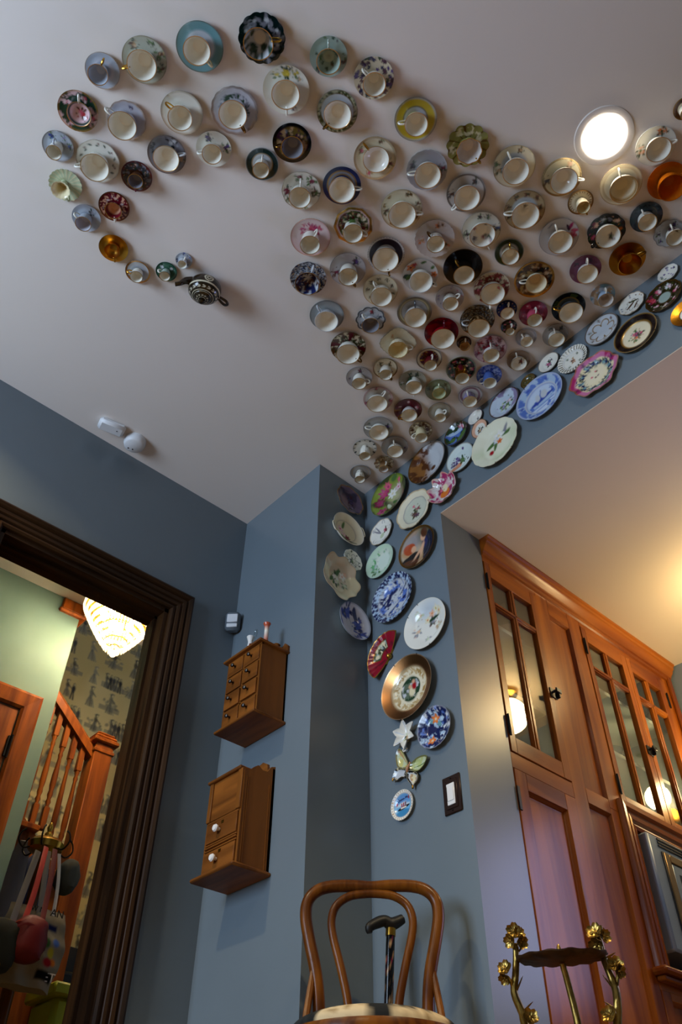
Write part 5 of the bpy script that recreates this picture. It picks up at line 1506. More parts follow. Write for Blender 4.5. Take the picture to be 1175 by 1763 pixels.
# light switch
sw = thing('light_switch', 'white rocker light switch in a dark bronze plate', 'switch', (-1.5525, YH, 1.199))
sx0, sx1, sz0, sz1 = -1.5885, -1.5165, 1.139, 1.259
build('plate', MB().box((sx0, YH - .006, sz0), (sx1, YH, sz1), .004).box((sx0 + .012, YH - .0085, sz0 + .014), (sx1 - .012, YH - .005, sz1 - .014), .002), M['dark'], sw)
build('rocker', MB().box((-1.5685, YH - .0115, 1.164), (-1.5365, YH - .008, 1.232), .002).box((-1.565, YH - .0135, 1.176), (-1.540, YH - .011, 1.222), .001), M['porc'], sw)
build('slider', MB().box((-1.566, YH - .0125, 1.177), (-1.5635, YH - .0112, 1.222)), M['night'], sw)
for z in (1.148, 1.249):
    build('screw', MB().lathe([(0, 0), (.003, 0), (.0025, .0015), (0, .002)], (-1.5525, YH - .0085, z), 8, (0, -1, 0)), M['iron'], sw)

# ------------------------------------------------------------------ spice chest with eight drawers
x0, x1, yf, yb, z0, z1 = -2.272, -2.064, 1.462, YN, 1.548, 1.834
sc_ = thing('spice_chest', 'brown wooden wall chest of eight little drawers with dark knobs', 'chest', ((x0 + x1) / 2, YN, z0))
build('carcass', MB().box((x0, yf + .004, z0), (x0 + .009, yb, z1)).box((x1 - .009, yf + .004, z0), (x1, yb, z1)).box((x0, yb - .008, z0), (x1, yb, z1 + .03)), M['chest'], sc_)
build('carcass_rails', MB().box((x0, yf + .003, z0), (x1, yf + .012, z0 + .006)).box((x0, yf + .003, z1 - .006), (x1, yf + .012, z1)), M['chesth'], sc_)
dv = MB().box(((x0 + x1) / 2 - .004, yf + .004, z0), ((x0 + x1) / 2 + .004, yb - .008, z1))
for k in range(1, 4):
    z = z0 + (z1 - z0) * k / 4
    dv.box((x0 + .009, yf + .004, z - .0035), (x1 - .009, yb - .008, z + .0035))
build('divider', dv, M['chest'], sc_)
build('bottom_board', MB().box((x0 - .016, yf - .016, z0 - .012), (x1 + .012, yb, z0), .003), M['chesth'], sc_)
build('top_board', MB().box((x0 - .014, yf - .014, z1), (x1 + .012, yb, z1 + .01), .003), M['chesth'], sc_)
build('back_crest', MB().prism([(x0 + .0, yb - .009, z1 + .01), (x0 + .0, yb - .009, z1 + .03), (x0 + .02, yb - .009, z1 + .045), (x1 - .025, yb - .009, z1 + .045), (x1 - .012, yb - .009, z1 + .055), (x1 + .008, yb - .009, z1 + .035), (x1 + .008, yb - .009, z1 + .01)], (0, 0, 0), (0, .009, 0)), M['chesth'], sc_)
for r in range(4):
    for q_ in range(2):
        xa = x0 + .009 if q_ == 0 else (x0 + x1) / 2 + .004
        xb = (x0 + x1) / 2 - .004 if q_ == 0 else x1 - .009
        za = z0 + (z1 - z0) * r / 4 + .0045
        zb_ = z0 + (z1 - z0) * (r + 1) / 4 - .0045
        pr_ = .0015 * ((r * 2 + q_ * 3) % 3)
        dw = build('drawer', MB().box((xa + .001, yf - pr_, za), (xb - .001, yb - .02, zb_), .0012), M['chesth'], sc_)
        build('knob', MB().lathe([(0, 0), (.0035, 0), (.003, .008), (.0075, .013), (.008, .018), (.004, .021), (0, .0215)], ((xa + xb) / 2, yf - pr_, (za + zb_) / 2), 12, (0, -1, 0)), M['knob'], dw)

zt = z1 + .01
# things standing on the chest
q_ = on((431, 1108), 1, yf + .05)
fg = thing('glass_pitcher', 'tiny clear glass pitcher with red flowers on the left of the spice chest', 'pitcher', (q_[0], yf + .05, zt))
build('body', MB().lathe([(0, 0), (.017, 0), (.022, .016), (.02, .038), (.011, .062), (.009, .085), (.016, .108), (.015, .108), (.008, .085), (.01, .062), (.018, .038), (.019, .016), (0, .004)], (q_[0], yf + .05, zt), 16), M['porc'], fg)
build('handle', MB().tube([(q_[0] + .01, yf + .05, zt + .03), (q_[0] + .03, yf + .05, zt + .075), (q_[0] + .04, yf + .05, zt + .118), (q_[0] + .03, yf + .05, zt + .122), (q_[0] + .012, yf + .05, zt + .085)], .003, 7, 4), M['jar'], fg)
build('flower', MB().ball((q_[0] + .012, yf + .034, zt + .045), .008, 8).ball((q_[0] + .022, yf + .036, zt + .055), .006, 8), M['red'], fg)
q_ = on((459, 1090), 1, yf + .045)
bv = thing('bud_vase', 'slim orange-red and white bud vase on the front corner of the chest', 'vase', (q_[0], yf + .045, zt))
vm = MB().lathe([(0, 0), (.012, 0), (.011, .006), (.009, .03), (.0085, .075), (.0095, .1), (.015, .112), (.013, .112), (.008, .1), (.007, .03), (0, .02)], (0, 0, 0), 16)
me = rawmesh('body', np.array(vm.v), vm.f, M['china'])
shade(me)
zz2 = np.array(vm.v)[:, 2]
pv = Paint(zz2 * 0, zz2, zz2, .004)
pv.bg(np.array(lin('C25A3C')))
pv.mix(((zz2 > .05) & (zz2 < .1)).astype(float), 'white')
paintmesh(me, pv.col, pv.g)
link('body', me, bv)
q_ = on((478, 1112), 1, yf + .09)
solo('wooden_peg_pot', MB().lathe([(0, 0), (.013, 0), (.014, .02), (.011, .022), (.011, .03), (.015, .034), (.012, .037), (0, .037)], (q_[0] - .012, yf + .095, zt), 14), M['chest'], 'small turned brown wooden pot at the right back of the chest', 'pot')

# ------------------------------------------------------------------ salt box with a lid and two drawers
x0, x1, yf, z0, z1 = -2.282, -2.094, 1.458, 1.036, 1.352
bb = thing('wall_box', 'brown wooden wall box with a plain lid over two drawers with white knobs', 'cabinet', ((x0 + x1) / 2, YN, z0))


def sidep(x):
    pts = [(yf + .006, z0), (yf + .006, z1 - .012), (yf + .03, z1 - .002), (yf + .045, z1 + .012), (yf + .06, z1 + .022), (yf + .08, z1 + .01), (yf + .1, z1 + .012), (yf + .115, z1 + .034), (YN, z1 + .04), (YN, z0)]
    return [(x, a, b_) for a, b_ in pts]


for xs in (x0, x1 - .01):
    sp = build('side_board', MB().prism(sidep(xs), (0, 0, 0), (.01, 0, 0)), M['chest'], bb)
    for yy_ in (yf + .016, yf + .022, YN - .022, YN - .016):
        build('bead', MB().box((xs - .0012, yy_, z0 + .004), (xs + .0112, yy_ + .003, z1 - .03)), M['chest'], sp)
build('back_board', MB().prism([(x0, YN - .01, z0), (x0, YN - .01, z1 + .03), (x0 + .03, YN - .01, z1 + .04), (x0 + .06, YN - .01, z1 + .06), (x1 - .06, YN - .01, z1 + .075), (x1 - .035, YN - .01, z1 + .06), (x1 - .03, YN - .01, z1 + .035), (x1, YN - .01, z1 + .03), (x1, YN - .01, z0)], (0, 0, 0), (0, .01, 0)), M['chesth'], bb)
build('bottom_board', MB().box((x0 - .024, yf - .02, z0 - .013), (x1 + .014, YN, z0), .004), M['chesth'], bb)
zm = z0 + .175
build('lid_stile', MB().box((x0 + .002, yf - .002, zm), (x0 + .022, yf + .012, z1 - .004), .002), M['chest'], bb)
build('lid_stile', MB().box((x1 - .026, yf - .002, zm), (x1 - .002, yf + .012, z1 - .004), .002), M['chest'], bb)
build('lid', MB().box((x0 + .022, yf + .003, zm + .002), (x1 - .026, yf + .01, z1 - .004), .001), M['chesth'], bb)
build('lid_top', MB().box((x0 - .006, yf - .008, z1 - .006), (x1 - .008, yf + .05, z1 + .006), .003), M['chesth'], bb)
build('front_shelf', MB().box((x0 + .01, yf + .002, zm - .008), (x1 - .01, yf + .1, zm), .001), M['chesth'], bb)
for za, zb_ in ((z0 + .006, z0 + .073), (z0 + .102, z0 + .166)):
    dw = build('drawer', MB().box((x0 + .012, yf, za), (x1 - .012, YN - .02, zb_), .0015), M['chesth'], bb)
    k_ = build('knob', MB().lathe([(0, 0), (.0055, 0), (.005, .006), (.0115, .011), (.0125, .017), (.009, .022), (.004, .0225), (0, .022)], ((x0 + x1) / 2 - .01, yf, (za + zb_) / 2), 16, (0, -1, 0)), M['porc'], dw)
    label(k_, 'white porcelain knob')
    build('brass_emblem', MB().box(((x0 + x1) / 2 - .002, yf - .0008, zb_ - .016), ((x0 + x1) / 2 + .012, yf, zb_ - .006)), M['brass'], dw)
build('rail', MB().box((x0 + .01, yf + .001, z0 + .076), (x1 - .01, yf + .012, z0 + .082), .002).box((x0 + .01, yf - .001, z0 + .085), (x1 - .01, yf + .012, z0 + .091), .002).box((x0 + .01, yf + .001, z0 + .094), (x1 - .01, yf + .012, z0 + .1), .002), M['chesth'], bb)

# ------------------------------------------------------------------ built-in cupboard of the kitchen passage
X = XJ
T = .022
CY0, CY1 = YK, 3.50
cab = thing('built_in_cupboard', 'tall honey-brown built-in wooden cupboard with glazed upper doors', 'cupboard', (X, CY0, 0))
DEP = .36


def fr(y0, y1, z0, z1, m_='cab', pr=0., nm='stile', th=T, par=None, bev=.0015):
    return build(nm, MB().box((X - th, y0, z0), (X + pr, y1, z1), bev), M[m_], par or cab)


# face frame
for y0, y1, z0, z1 in ((CY0, CY0 + .004, 0, 2.28), (2.443, 2.525, 0, 2.28), (2.667, 2.757, 1.38, 2.28), (2.667, 2.722, 0, 1.38), (3.424, CY1, 0, 2.28)):
    fr(y0, y1, z0, z1)
for y0, y1, z0, z1 in ((CY0, 2.443, 2.237, 2.285), (2.525, 2.667, 2.18, 2.285), (2.757, 3.424, 2.237, 2.285), (CY0, 2.443, 1.345, 1.402), (2.525, 2.667, 1.355, 1.412), (2.757, 3.424, 1.385, 1.412), (2.722, 3.424, .80, .862), (2.525, 2.667, 0, .12), (CY0, 2.443, 0, .1), (2.722, 3.424, 0, .1)):
    fr(y0, y1, z0, z1, 'cabh', 0, 'rail')


def slip(y0, y1, z0, z1, par, w_=.011, m1='cab'):
    """sloped moulding round a recessed panel"""
    for nm, mb, m_ in sweep_frame('x', y0 + w_, y1 - w_, z1 - w_, X, 1, [(0, -.016), (w_ * .35, -.008), (w_ * .5, -.009), (w_, -.001), (w_, -.018)], M['cab'], M['cabh'], zb=z0):
        build('panel_moulding', mb, m_, par)


pn = fr(2.525, 2.667, 1.412, 2.18, 'cab', -.014, 'upper_panel', T)
slip(2.525, 2.667, 1.412, 2.18, pn)
pn = fr(2.525, 2.667, .12, 1.355, 'cab', -.014, 'lower_panel', T)
slip(2.525, 2.667, .12, 1.355, pn)
# crown
cp = [(0, 2.262), (.008, 2.266), (.01, 2.278), (.016, 2.282), (.018, 2.292), (.03, 2.306), (.034, 2.318), (.04, 2.322), (.042, 2.335), (.05, 2.341), (.05, 2.349), (0, 2.349)]
build('crown_moulding', MB().prism([(X + a, CY0 - .0, b_) for a, b_ in cp], (0, 0, 0), (0, CY1 - CY0 + .005, 0)), M['cabh'], cab)
build('end_moulding', MB().box((X, CY1 - .03, 0), (X + .014, CY1 + .004, 2.29), .004), M['cab'], cab)
# carcass: backs and shelves
build('cupboard_back', MB().box((X - DEP, CY0, 0), (X - DEP + .01, CY1, 2.3)).box((X - DEP, CY0, 1.39), (X - T, CY1, 1.402)).box((X - DEP, CY0, 2.29), (X - T, CY1, 2.3)).box((X - DEP, CY0 + .0, 1.4), (X - T, CY0 + .008, 2.3)).box((X - DEP, 2.44, 1.4), (X - T, 2.45, 2.3)).box((X - DEP, 2.76, 1.4), (X - T, 2.77, 2.3)).box((X - DEP, 3.43, 1.4), (X - T, 3.44, 2.3)), M['cabin'], cab)
for za in (1.70, 1.995):
    for ya, yb_ in ((CY0 + .008, 2.44), (2.77, 3.43)):
        build('shelf', MB().box((X - DEP + .01, ya, za - .009), (X - .05, yb_, za + .009), .002), M['shelfp'], cab)


def glazed(y0, y1, hinge_lo, latch=True):
    z0, z1 = 1.404, 2.236
    d_ = fr(y0 + .0015, y0 + .034, z0, z1, 'cab', .004, 'glazed_door')
    ri = y1 - .046 if latch else y1 - .055
    bits = MB().box((X - T, ri, z0), (X + .004, y1 - .0015, z1), .0015)
    build('door_stile', bits, M['cab'], d_)
    build('door_rail', MB().box((X - T, y0 + .034, z0), (X + .004, ri, z0 + .06), .0015), M['cabh'], d_)
    build('door_rail', MB().box((X - T, y0 + .034, 2.166), (X + .004, ri, z1), .0015), M['cabh'], d_)
    ym = (y0 + .034 + ri) / 2
    build('muntin', MB().box((X - .018, ym - .016, z0 + .06), (X + .001, ym + .016, 2.166), .003).box((X - .012, ym - .007, z0 + .06), (X + .005, ym + .007, 2.166), .003), M['cab'], d_)
    build('muntin', MB().box((X - .018, y0 + .034, 2.022), (X + .001, ri, 2.05), .003).box((X - .012, y0 + .034, 2.029), (X + .005, ri, 2.043), .003), M['cabh'], d_)
    for ya, yb_ in ((y0 + .034, ym - .016), (ym + .016, ri)):
        for za, zb_ in ((z0 + .06, 2.022), (2.05, 2.166)):
            build('glass_pane', MB().box((X - .012, ya, za), (X - .009, yb_, zb_)), M['pane'], d_)
    hy = y0 - .003 if hinge_lo else y1 - .012
    for hz_ in (2.13, 1.5):
        build('hinge', MB().box((X + .0035, hy, hz_ - .035), (X + .007, hy + .014, hz_ + .035), .001).lathe([(0, -.04), (.004, -.04), (.004, .04), (0, .04)], (X + .008, hy + .007, hz_), 8), M['iron'], d_)
    if latch:
        ly = y1 - .012
        build('latch', MB().box((X + .003, ly - .024, 1.735), (X + .008, ly + .02, 1.775), .001).tube([(X + .008, ly - .012, 1.755), (X + .03, ly - .012, 1.757)], .005, 8).box((X + .026, ly - .02, 1.746), (X + .034, ly + .014, 1.766), .003).box((X + .003, ly + .014, 1.74), (X + .02, ly + .024, 1.772), .002), M['iron'], d_)
    return d_


glazed(CY0 + .004, 2.443, True)
glazed(2.757, 3.105, True)
glazed(3.105, 3.424, False, False)


def low_door(y0, y1, z0, z1, py0, py1, pz0, pz1):
    d_ = fr(y0 + .0015, py0, z0, z1, 'cab', .003, 'lower_door')
    build('door_stile', MB().box((X - T, py1, z0), (X + .003, y1 - .0015, z1), .0015), M['cab'], d_)
    build('door_rail', MB().box((X - T, py0, pz1), (X + .003, py1, z1), .0015), M['cabh'], d_)
    build('door_rail', MB().box((X - T, py0, z0), (X + .003, py1, pz0), .0015), M['cabh'], d_)
    build('door_panel', MB().box((X - T, py0, pz0), (X - .013, py1, pz1)), M['cab'], d_)
    slip(py0, py1, pz0, pz1, d_)
    return d_


d_ = low_door(CY0 + .004, 2.443, .1, 1.343, 2.165, 2.378, .2, 1.282)
build('hinge', MB().box((X + .0025, CY0 + .001, 1.2), (X + .007, CY0 + .015, 1.28), .001), M['iron'], d_)
low_door(2.722, 3.424, .1, .80, 2.775, 3.37, .16, .775)
build('sill_shelf', MB().box((X - T, 2.70, .838), (X + .05, 3.45, .862), .008).box((X, 2.715, .822), (X + .032, 3.44, .838), .004), M['cabh'], cab)
# oven frame
for nm, mb, m_ in sweep_frame('x', 2.815, 3.39, 1.34, X, 1, [(0, -.02), (0, .004), (.012, .008), (.02, .004), (.026, .004), (.032, .012), (.046, .014), (.052, .008), (.06, .008), (.068, .02), (.086, .022), (.092, .012), (.092, -.02)], M['cab'], M['cabh'], zb=.862):
    build('oven_surround', mb, m_, cab)
# oven
oy0, oy1, oz0, oz1 = 2.835, 3.375, .93, 1.336
ov = thing('wall_oven', 'blue-steel wall oven with a bronze-edged window set into the cupboard', 'oven', (X, (oy0 + oy1) / 2, oz0))
build('casing', MB().box((X - .3, oy0, oz0), (X + .03, oy1, oz1), .008), M['steel'], ov)
build('vent_slats', MB().box((X + .0295, oy0 + .06, oz1 - .018), (X + .034, oy1 - .06, oz1 - .012)).box((X + .0295, oy0 + .06, oz1 - .03), (X + .034, oy1 - .06, oz1 - .024)).box((X + .0295, oy0 + .06, oz1 - .042), (X + .034, oy1 - .06, oz1 - .036)), M['night'], ov)
build('vent_slats', MB().box((X + .0295, oy0 + .06, oz0 + .012), (X + .034, oy1 - .06, oz0 + .017)).box((X + .0295, oy0 + .06, oz0 + .024), (X + .034, oy1 - .06, oz0 + .029)).box((X + .0295, oy0 + .06, oz0 + .036), (X + .034, oy1 - .06, oz0 + .041)), M['night'], ov)
od = build('oven_door', MB().box((X + .03, oy0 + .07, oz0 + .06), (X + .036, oy1 - .05, oz1 - .058), .002), M['night'], ov)
build('door_trim', MB().box((X + .034, oy0 + .074, oz0 + .064), (X + .04, oy0 + .11, oz1 - .062), .002).box((X + .034, oy1 - .09, oz0 + .064), (X + .04, oy1 - .054, oz1 - .062), .002).box((X + .034, oy0 + .11, oz1 - .09), (X + .04, oy1 - .09, oz1 - .062), .002).box((X + .034, oy0 + .11, oz0 + .064), (X + .04, oy1 - .09, oz0 + .09), .002), M['bronzesteel'], od)
build('inner_frame', MB().box((X + .034, oy0 + .115, oz0 + .095), (X + .038, oy1 - .095, oz1 - .095), .002), M['steel'], od)
build('window', MB().box((X + .038, oy0 + .15, oz0 + .125), (X + .039, oy1 - .12, oz1 - .125)), M['darkglass'], od)

# glass and china kept behind the panes
inside = 'crockery behind the glazed doors'


def jar(x, y, z, r, h, text_, lidm='porc', body='jar'):
    t = thing('glass_jar', text_, 'jar', (x, y, z), inside)
    build('body', MB().lathe([(0, 0), (r, 0), (r * 1.02, h * .1), (r, h * .72), (r * .7, h * .84), (r * .7, h * .9), (r * .66, h * .9), (r * .66, h * .84), (r * .93, h * .7), (r * .94, .005), (0, .005)], (x, y, z), 18), M[body], t)
    build('lid', MB().lathe([(0, h * 1.06), (r * .5, h * 1.05), (r * .76, h * 1.0), (r * .76, h * .88), (r * .71, h * .88), (0, h * .92)], (x, y, z), 18), M[lidm], t)
    return t


def bowl(x, y, z, r, h, text_, m_='porc'):
    return solo('bowl', MB().lathe([(0, 0), (r * .45, 0), (r * .5, h * .1), (r * .8, h * .5), (r, h), (r * .96, h), (r * .76, h * .55), (r * .4, h * .15), (0, h * .12)], (x, y, z), 20), M[m_], text_, 'bowl', inside)


bowl(X - .10, 2.19, 2.005, .045, .06, 'small white bowl on the top shelf behind the left glazed door')
bowl(X - .10, 2.35, 2.005, .05, .06, 'pale pink bowl on the top shelf behind the left glazed door, right pane', 'ceil')
jar(X - .12, 2.18, 1.709, .048, .16, 'clear glass jar on the middle shelf of the left glazed cupboard')
jar(X - .12, 2.2, 1.404, .05, .13, 'pale lidded jar on the floor of the left glazed cupboard', body='porc')
jar(X - .1, 2.345, 1.404, .04, .11, 'small clear jar in the right lower pane of the left glazed cupboard')
bowl(X - .11, 2.84, 2.005, .055, .07, 'cut-glass bowl on the top shelf of the middle glazed door, left pane', 'jar')
bowl(X - .1, 3.0, 2.005, .055, .075, 'cut-glass bowl on the top shelf of the middle glazed door, right pane', 'crystal')
jar(X - .1, 3.19, 2.005, .045, .12, 'sparkling glass jar on the top shelf of the right glazed door', body='crystal', lidm='crystal')
bowl(X - .1, 3.3, 2.005, .05, .06, 'cut-glass bowl on the top shelf of the far right glazed door', 'jar')
bowl(X - .12, 2.98, 1.709, .06, .05, 'clear glass dish on the middle shelf of the double glazed cupboard', 'jar')

# ------------------------------------------------------------------ kitchen lamps
kl = thing('globe_lamp', 'lit white glass globe lamp on the kitchen ceiling', 'lamp', (-.83, 3.1, ZS))
build('canopy', MB().lathe([(0, 0), (.06, 0), (.055, -.02), (.02, -.03), (.02, -.05), (0, -.05)], (-.83, 3.1, ZS), 20), M['brass'], kl)
build('globe', MB().ball((-.83, 3.1, ZS - .14), .09, 20), M['globe'], kl)
wl = thing('globe_sconce', 'lit globe wall lamp on the kitchen end wall', 'lamp', (-1.325, YE, 1.65))
build('backplate', MB().lathe([(0, 0), (.045, 0), (.04, .015), (0, .02)], (-1.325, YE, 1.65), 20, (0, -1, 0)).tube([(-1.325, YE - .01, 1.65), (-1.325, YE - .07, 1.64), (-1.325, YE - .09, 1.67)], .008, 8, 3), M['brass'], wl)
build('globe', MB().ball((-1.325, YE - .09, 1.72), .055, 18), M['globe'], wl)

# ------------------------------------------------------------------ bentwood chair
AZ = np.array([-.7166, .6975, 0])       # from the camera towards the wall corner
LT = np.array([.6975, .7166, 0])
B0 = AZ * 2.3                            # middle of the back, on the floor


def CP(s, f, z):
    """chair point: s sideways, f forward of the back (towards the room), z up"""
    return B0 + LT * s - AZ * f + np.array([0, 0, z])


chr_ = thing('bentwood_chair', 'brown bentwood chair with a hooped back and a round cowhide-patterned seat', 'chair', CP(0, .2, 0))
out = [(-.135, .5), (-.136, .6), (-.146, .68), (-.166, .76), (-.178, .82), (-.174, .862), (-.15, .89), (-.11, .902), (-.05, .903), (0, .899), (.05, .903), (.11, .902), (.15, .89), (.174, .862), (.178, .82), (.166, .76), (.146, .68), (.136, .6), (.135, .5)]
lean = lambda z: -.00 - (z - .5) * .10
build('back_hoop', MB().tube([CP(s, lean(z), z) for s, z in out], .0162, 12, 4, up=tuple(AZ)), M['chair'], chr_)
inn = [(-.058, .5), (-.062, .6), (-.082, .69), (-.104, .77), (-.108, .815), (-.095, .85), (-.062, .873), (-.02, .88), (.02, .88), (.062, .873), (.095, .85), (.108, .815), (.104, .77), (.082, .69), (.062, .6), (.058, .5)]
build('inner_hoop', MB().tube([CP(s, lean(z) + .004, z) for s, z in inn], .0112, 10, 4, up=tuple(AZ)), M['chair'], chr_)
for sg in (-1, 1):
    build('back_brace', MB().tube([CP(sg * .168, .07, .47), CP(sg * .166, .03, .56), CP(sg * .158, .0, .64), CP(sg * .154, -.012, .685)], [.009, .009, .009, .006], 8, 3), M['chair'], chr_)
    build('back_leg', MB().tube([CP(sg * .14, .02, .5), CP(sg * .15, .02, .3), CP(sg * .18, -.02, 0)], [.016, .016, .013], 10, 3), M['chair'], chr_)
    build('front_leg', MB().tube([CP(sg * .13, .33, .47), CP(sg * .155, .36, .3), CP(sg * .175, .38, 0)], [.017, .016, .012], 10, 3), M['chair'], chr_)
SCN = CP(0, .205, .482)
build('seat_rim', MB().lathe([(.15, -.03), (.195, -.03), (.203, -.024), (.205, .0), (.2, .012), (.185, .016), (.15, .012)], SCN, 48), M['chair'], chr_)
build('leg_ring', MB().tube([CP(0, .18, .2) + LT * .16 * math.cos(a) + AZ * .16 * math.sin(a) for a in np.linspace(0, 2 * math.pi, 33)], .009, 8), M['chair'], chr_)
cu = MB()
nr, nt_ = 14, 90
pf = [(.188 * math.sin(math.pi / 2 * i / nr), .012 + .05 * math.cos(math.pi / 2 * i / nr) ** .8) for i in range(nr + 1)]
cu.lathe(pf, SCN, nt_)
cush = np.array(cu.v) - np.array(chr_.location)
me = rawmesh('cushion', cush, cu.f, M['cloth'])
fixnormals(me)
shade(me)
uu, vv_ = (np.array(cu.v) - SCN) @ LT / .188, (np.array(cu.v) - SCN) @ AZ / .188
pc = Paint(uu, vv_, np.hypot(uu, vv_), .03)
pc.bg(np.array(lin('B8A888')))
pc.nz(26, .6, np.array(lin('8A7858')), 0, 2, 9, .2)
for bl in ((-.66, -.4, .17, .7, -25), (.02, -.4, .17, .9, 6), (.88, -.3, .09, .35, 15), (.42, -.75, .05, .1, 0), (.58, -.6, .05, .12, 20), (-.3, .5, .3, .15, 20), (.5, .5, .2, .14, -20), (.3, -.75, .06, .12, 0)):
    pc.el(*bl, np.array(lin('1B1E20')), 1, .04)
pc.nz(3.4, .66, np.array(lin('26292B')), 0, 2, 5, .04)
paintmesh(me, pc.col, pc.g)
cuo = link('cushion', me, chr_)
label(cuo, 'cream seat cushion with charcoal cowhide patches')

# walking cane behind it
ck = thing('walking_cane', 'black walking cane with gold collar and floral shaft leaning behind the bentwood chair', 'cane', (-1.80, 1.735, 0))
n0 = atd((673, 1608), 2.5)
n1 = np.array([n0[0] - .03, n0[1] - .045, .0])
nk = MB().tube([n1 + (n0 - n1) * t for t in np.linspace(0, 1, 60)], .0125, 20)
me = rawmesh('shaft', np.array(nk.v) - np.array(ck.location), nk.f, M['china'])
shade(me)
zc_ = np.array(nk.v)
aa = np.arctan2(zc_[:, 1] - 1.7, zc_[:, 0] + 1.77)
kk = np.tile(np.arange(20), 60)
ps = Paint(kk / 3., zc_[:, 2] * 60, zc_[:, 2], .1)
ps.bg('black')
ps.nz(.9, .7, 'wine', 0, 9, 3, .06)
ps.nz(1.5, .7, 'tan', 0, 9, 7, .05)
paintmesh(me, ps.col, ps.g)
link('shaft', me, ck)
ax_ = (n0 - n1) / np.linalg.norm(n0 - n1)
build('collar', MB().lathe([(0, -.012), (.0145, -.012), (.0145, .008), (0, .008)], n0 + ax_ * .006, 18, tuple(ax_)), M['brass'], ck)
h0, h1, h2, h3 = atd((637, 1604), 2.47), atd((652, 1588), 2.485), atd((675, 1591), 2.5), atd((694, 1582), 2.51)
build('grip', MB().tube([h0 + (0, 0, -.004), h0 + (0, 0, .012), h1, (h1 + h2) / 2 + (0, 0, .006), h2, h3], [.008, .013, .0155, .0155, .018, .013], 12, 5).tube([n0 + ax_ * .01, h2], [.0125, .017], 12), M['black'], ck)
build('end_badge', MB().lathe([(0, 0), (.008, 0), (.007, .002), (0, .0025)], h3 + LT * .002 + (0, 0, .003), 12, tuple(LT + np.array([0, 0, .4]))), M['steel'], ck)

# ------------------------------------------------------------------ gilt flower stand
D0 = atd((968, 1654), 2.0)
SLT = np.array([.829, .559, 0])
SAZ = np.array([-.559, .829, 0])
fs_ = thing('flower_stand', 'antique gilt stand with a leaf-edged round top and blossoming stems for legs', 'plant stand', (D0[0], D0[1], 0))


def SP(s, f, z):
    return D0 * [1, 1, 0] + SLT * s + SAZ * f + np.array([0, 0, z])


dz = D0[2]
n = 72
vs = []
fcs = []
for ring_, (r, h) in enumerate([(1e-3, .006), (.06, .006), (.09, .007), (.099, .01), (.098, .007), (.088, .0), (.06, -.003), (1e-3, -.004)]):
    for k in range(n):
        a = 2 * math.pi * k / n
        w_ = 1 + (.01 * math.sin(11 * a) + .008 * math.sin(17 * a)) * (r > .08)
        vs.append(SP(r * w_ * math.cos(a), r * w_ * math.sin(a), dz + h + r * math.sin(a) * .13 + (.0015 * math.sin(13 * a) if r > .08 else 0)))
for i in range(7):
    for k in range(n):
        fcs.append((i * n + k, i * n + (k + 1) % n, (i + 1) * n + (k + 1) % n, (i + 1) * n + k))
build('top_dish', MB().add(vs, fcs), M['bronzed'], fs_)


def blossom(par, c, nrm, r, nm='flower'):
    nv = Vector(nrm).normalized()
    t = nv.orthogonal().normalized()
    b_ = nv.cross(t)
    C0 = Vector(c)
    o = build(nm, MB().ball(C0, r * .28, 8), M['bronze'], par)
    for k in range(5):
        a = 2 * math.pi * k / 5
        d_ = t * math.cos(a) + b_ * math.sin(a)
        e_ = nv.cross(d_)
        mb = MB()
        nu, nv_ = 5, 5
        vs = []
        for i in range(nu):
            for j in range(nv_):
                u = i / (nu - 1)
                w_ = (j / (nv_ - 1) - .5) * 2
                wid = r * .52 * math.sin(math.pi * (.12 + .78 * u)) ** .7
                p_ = C0 + d_ * (r * (.12 + .9 * u)) + e_ * (w_ * wid) + nv * (r * (.35 * u * u + .16 * w_ * w_ - .05))
                vs.append(tuple(p_))
        top = [tuple(Vector(p_) + nv * .0016) for p_ in vs]
        q_ = len(vs)
        f_ = []
        for i in range(nu - 1):
            for j in range(nv_ - 1):
                a_ = i * nv_ + j
                f_ += [(a_, a_ + nv_, a_ + nv_ + 1, a_ + 1), (q_ + a_, q_ + a_ + 1, q_ + a_ + nv_ + 1, q_ + a_ + nv_)]
        rim_ = [j for j in range(nv_)] + [i * nv_ + nv_ - 1 for i in range(1, nu)] + [(nu - 1) * nv_ + j for j in range(nv_ - 2, -1, -1)] + [i * nv_ for i in range(nu - 2, 0, -1)]
        for i in range(len(rim_)):
            a_, c_ = rim_[i], rim_[(i + 1) % len(rim_)]
            f_.append((a_, c_, q_ + c_, q_ + a_))
        build('petal', mb.add(vs + top, f_), M['bronze'], o)
    return o


def leafm(c, d_, L, w_):
    d_ = np.array(d_, float) / np.linalg.norm(d_)
    s_ = np.cross(d_, [0, 0, 1.])
    s_ = s_ / (np.linalg.norm(s_) + 1e-9)
    return MB().tube([c, c + d_ * L * .3, c + d_ * L * .7, c + d_ * L], [.002, w_, w_ * .8, .001], 8, 2, flat=(.25, 1), up=tuple(np.cross(s_, d_)))


def pp(px, dd=2.0):
    return atd(px, dd)


toC = -ray((968, 1640)) / np.linalg.norm(ray((968, 1640)))
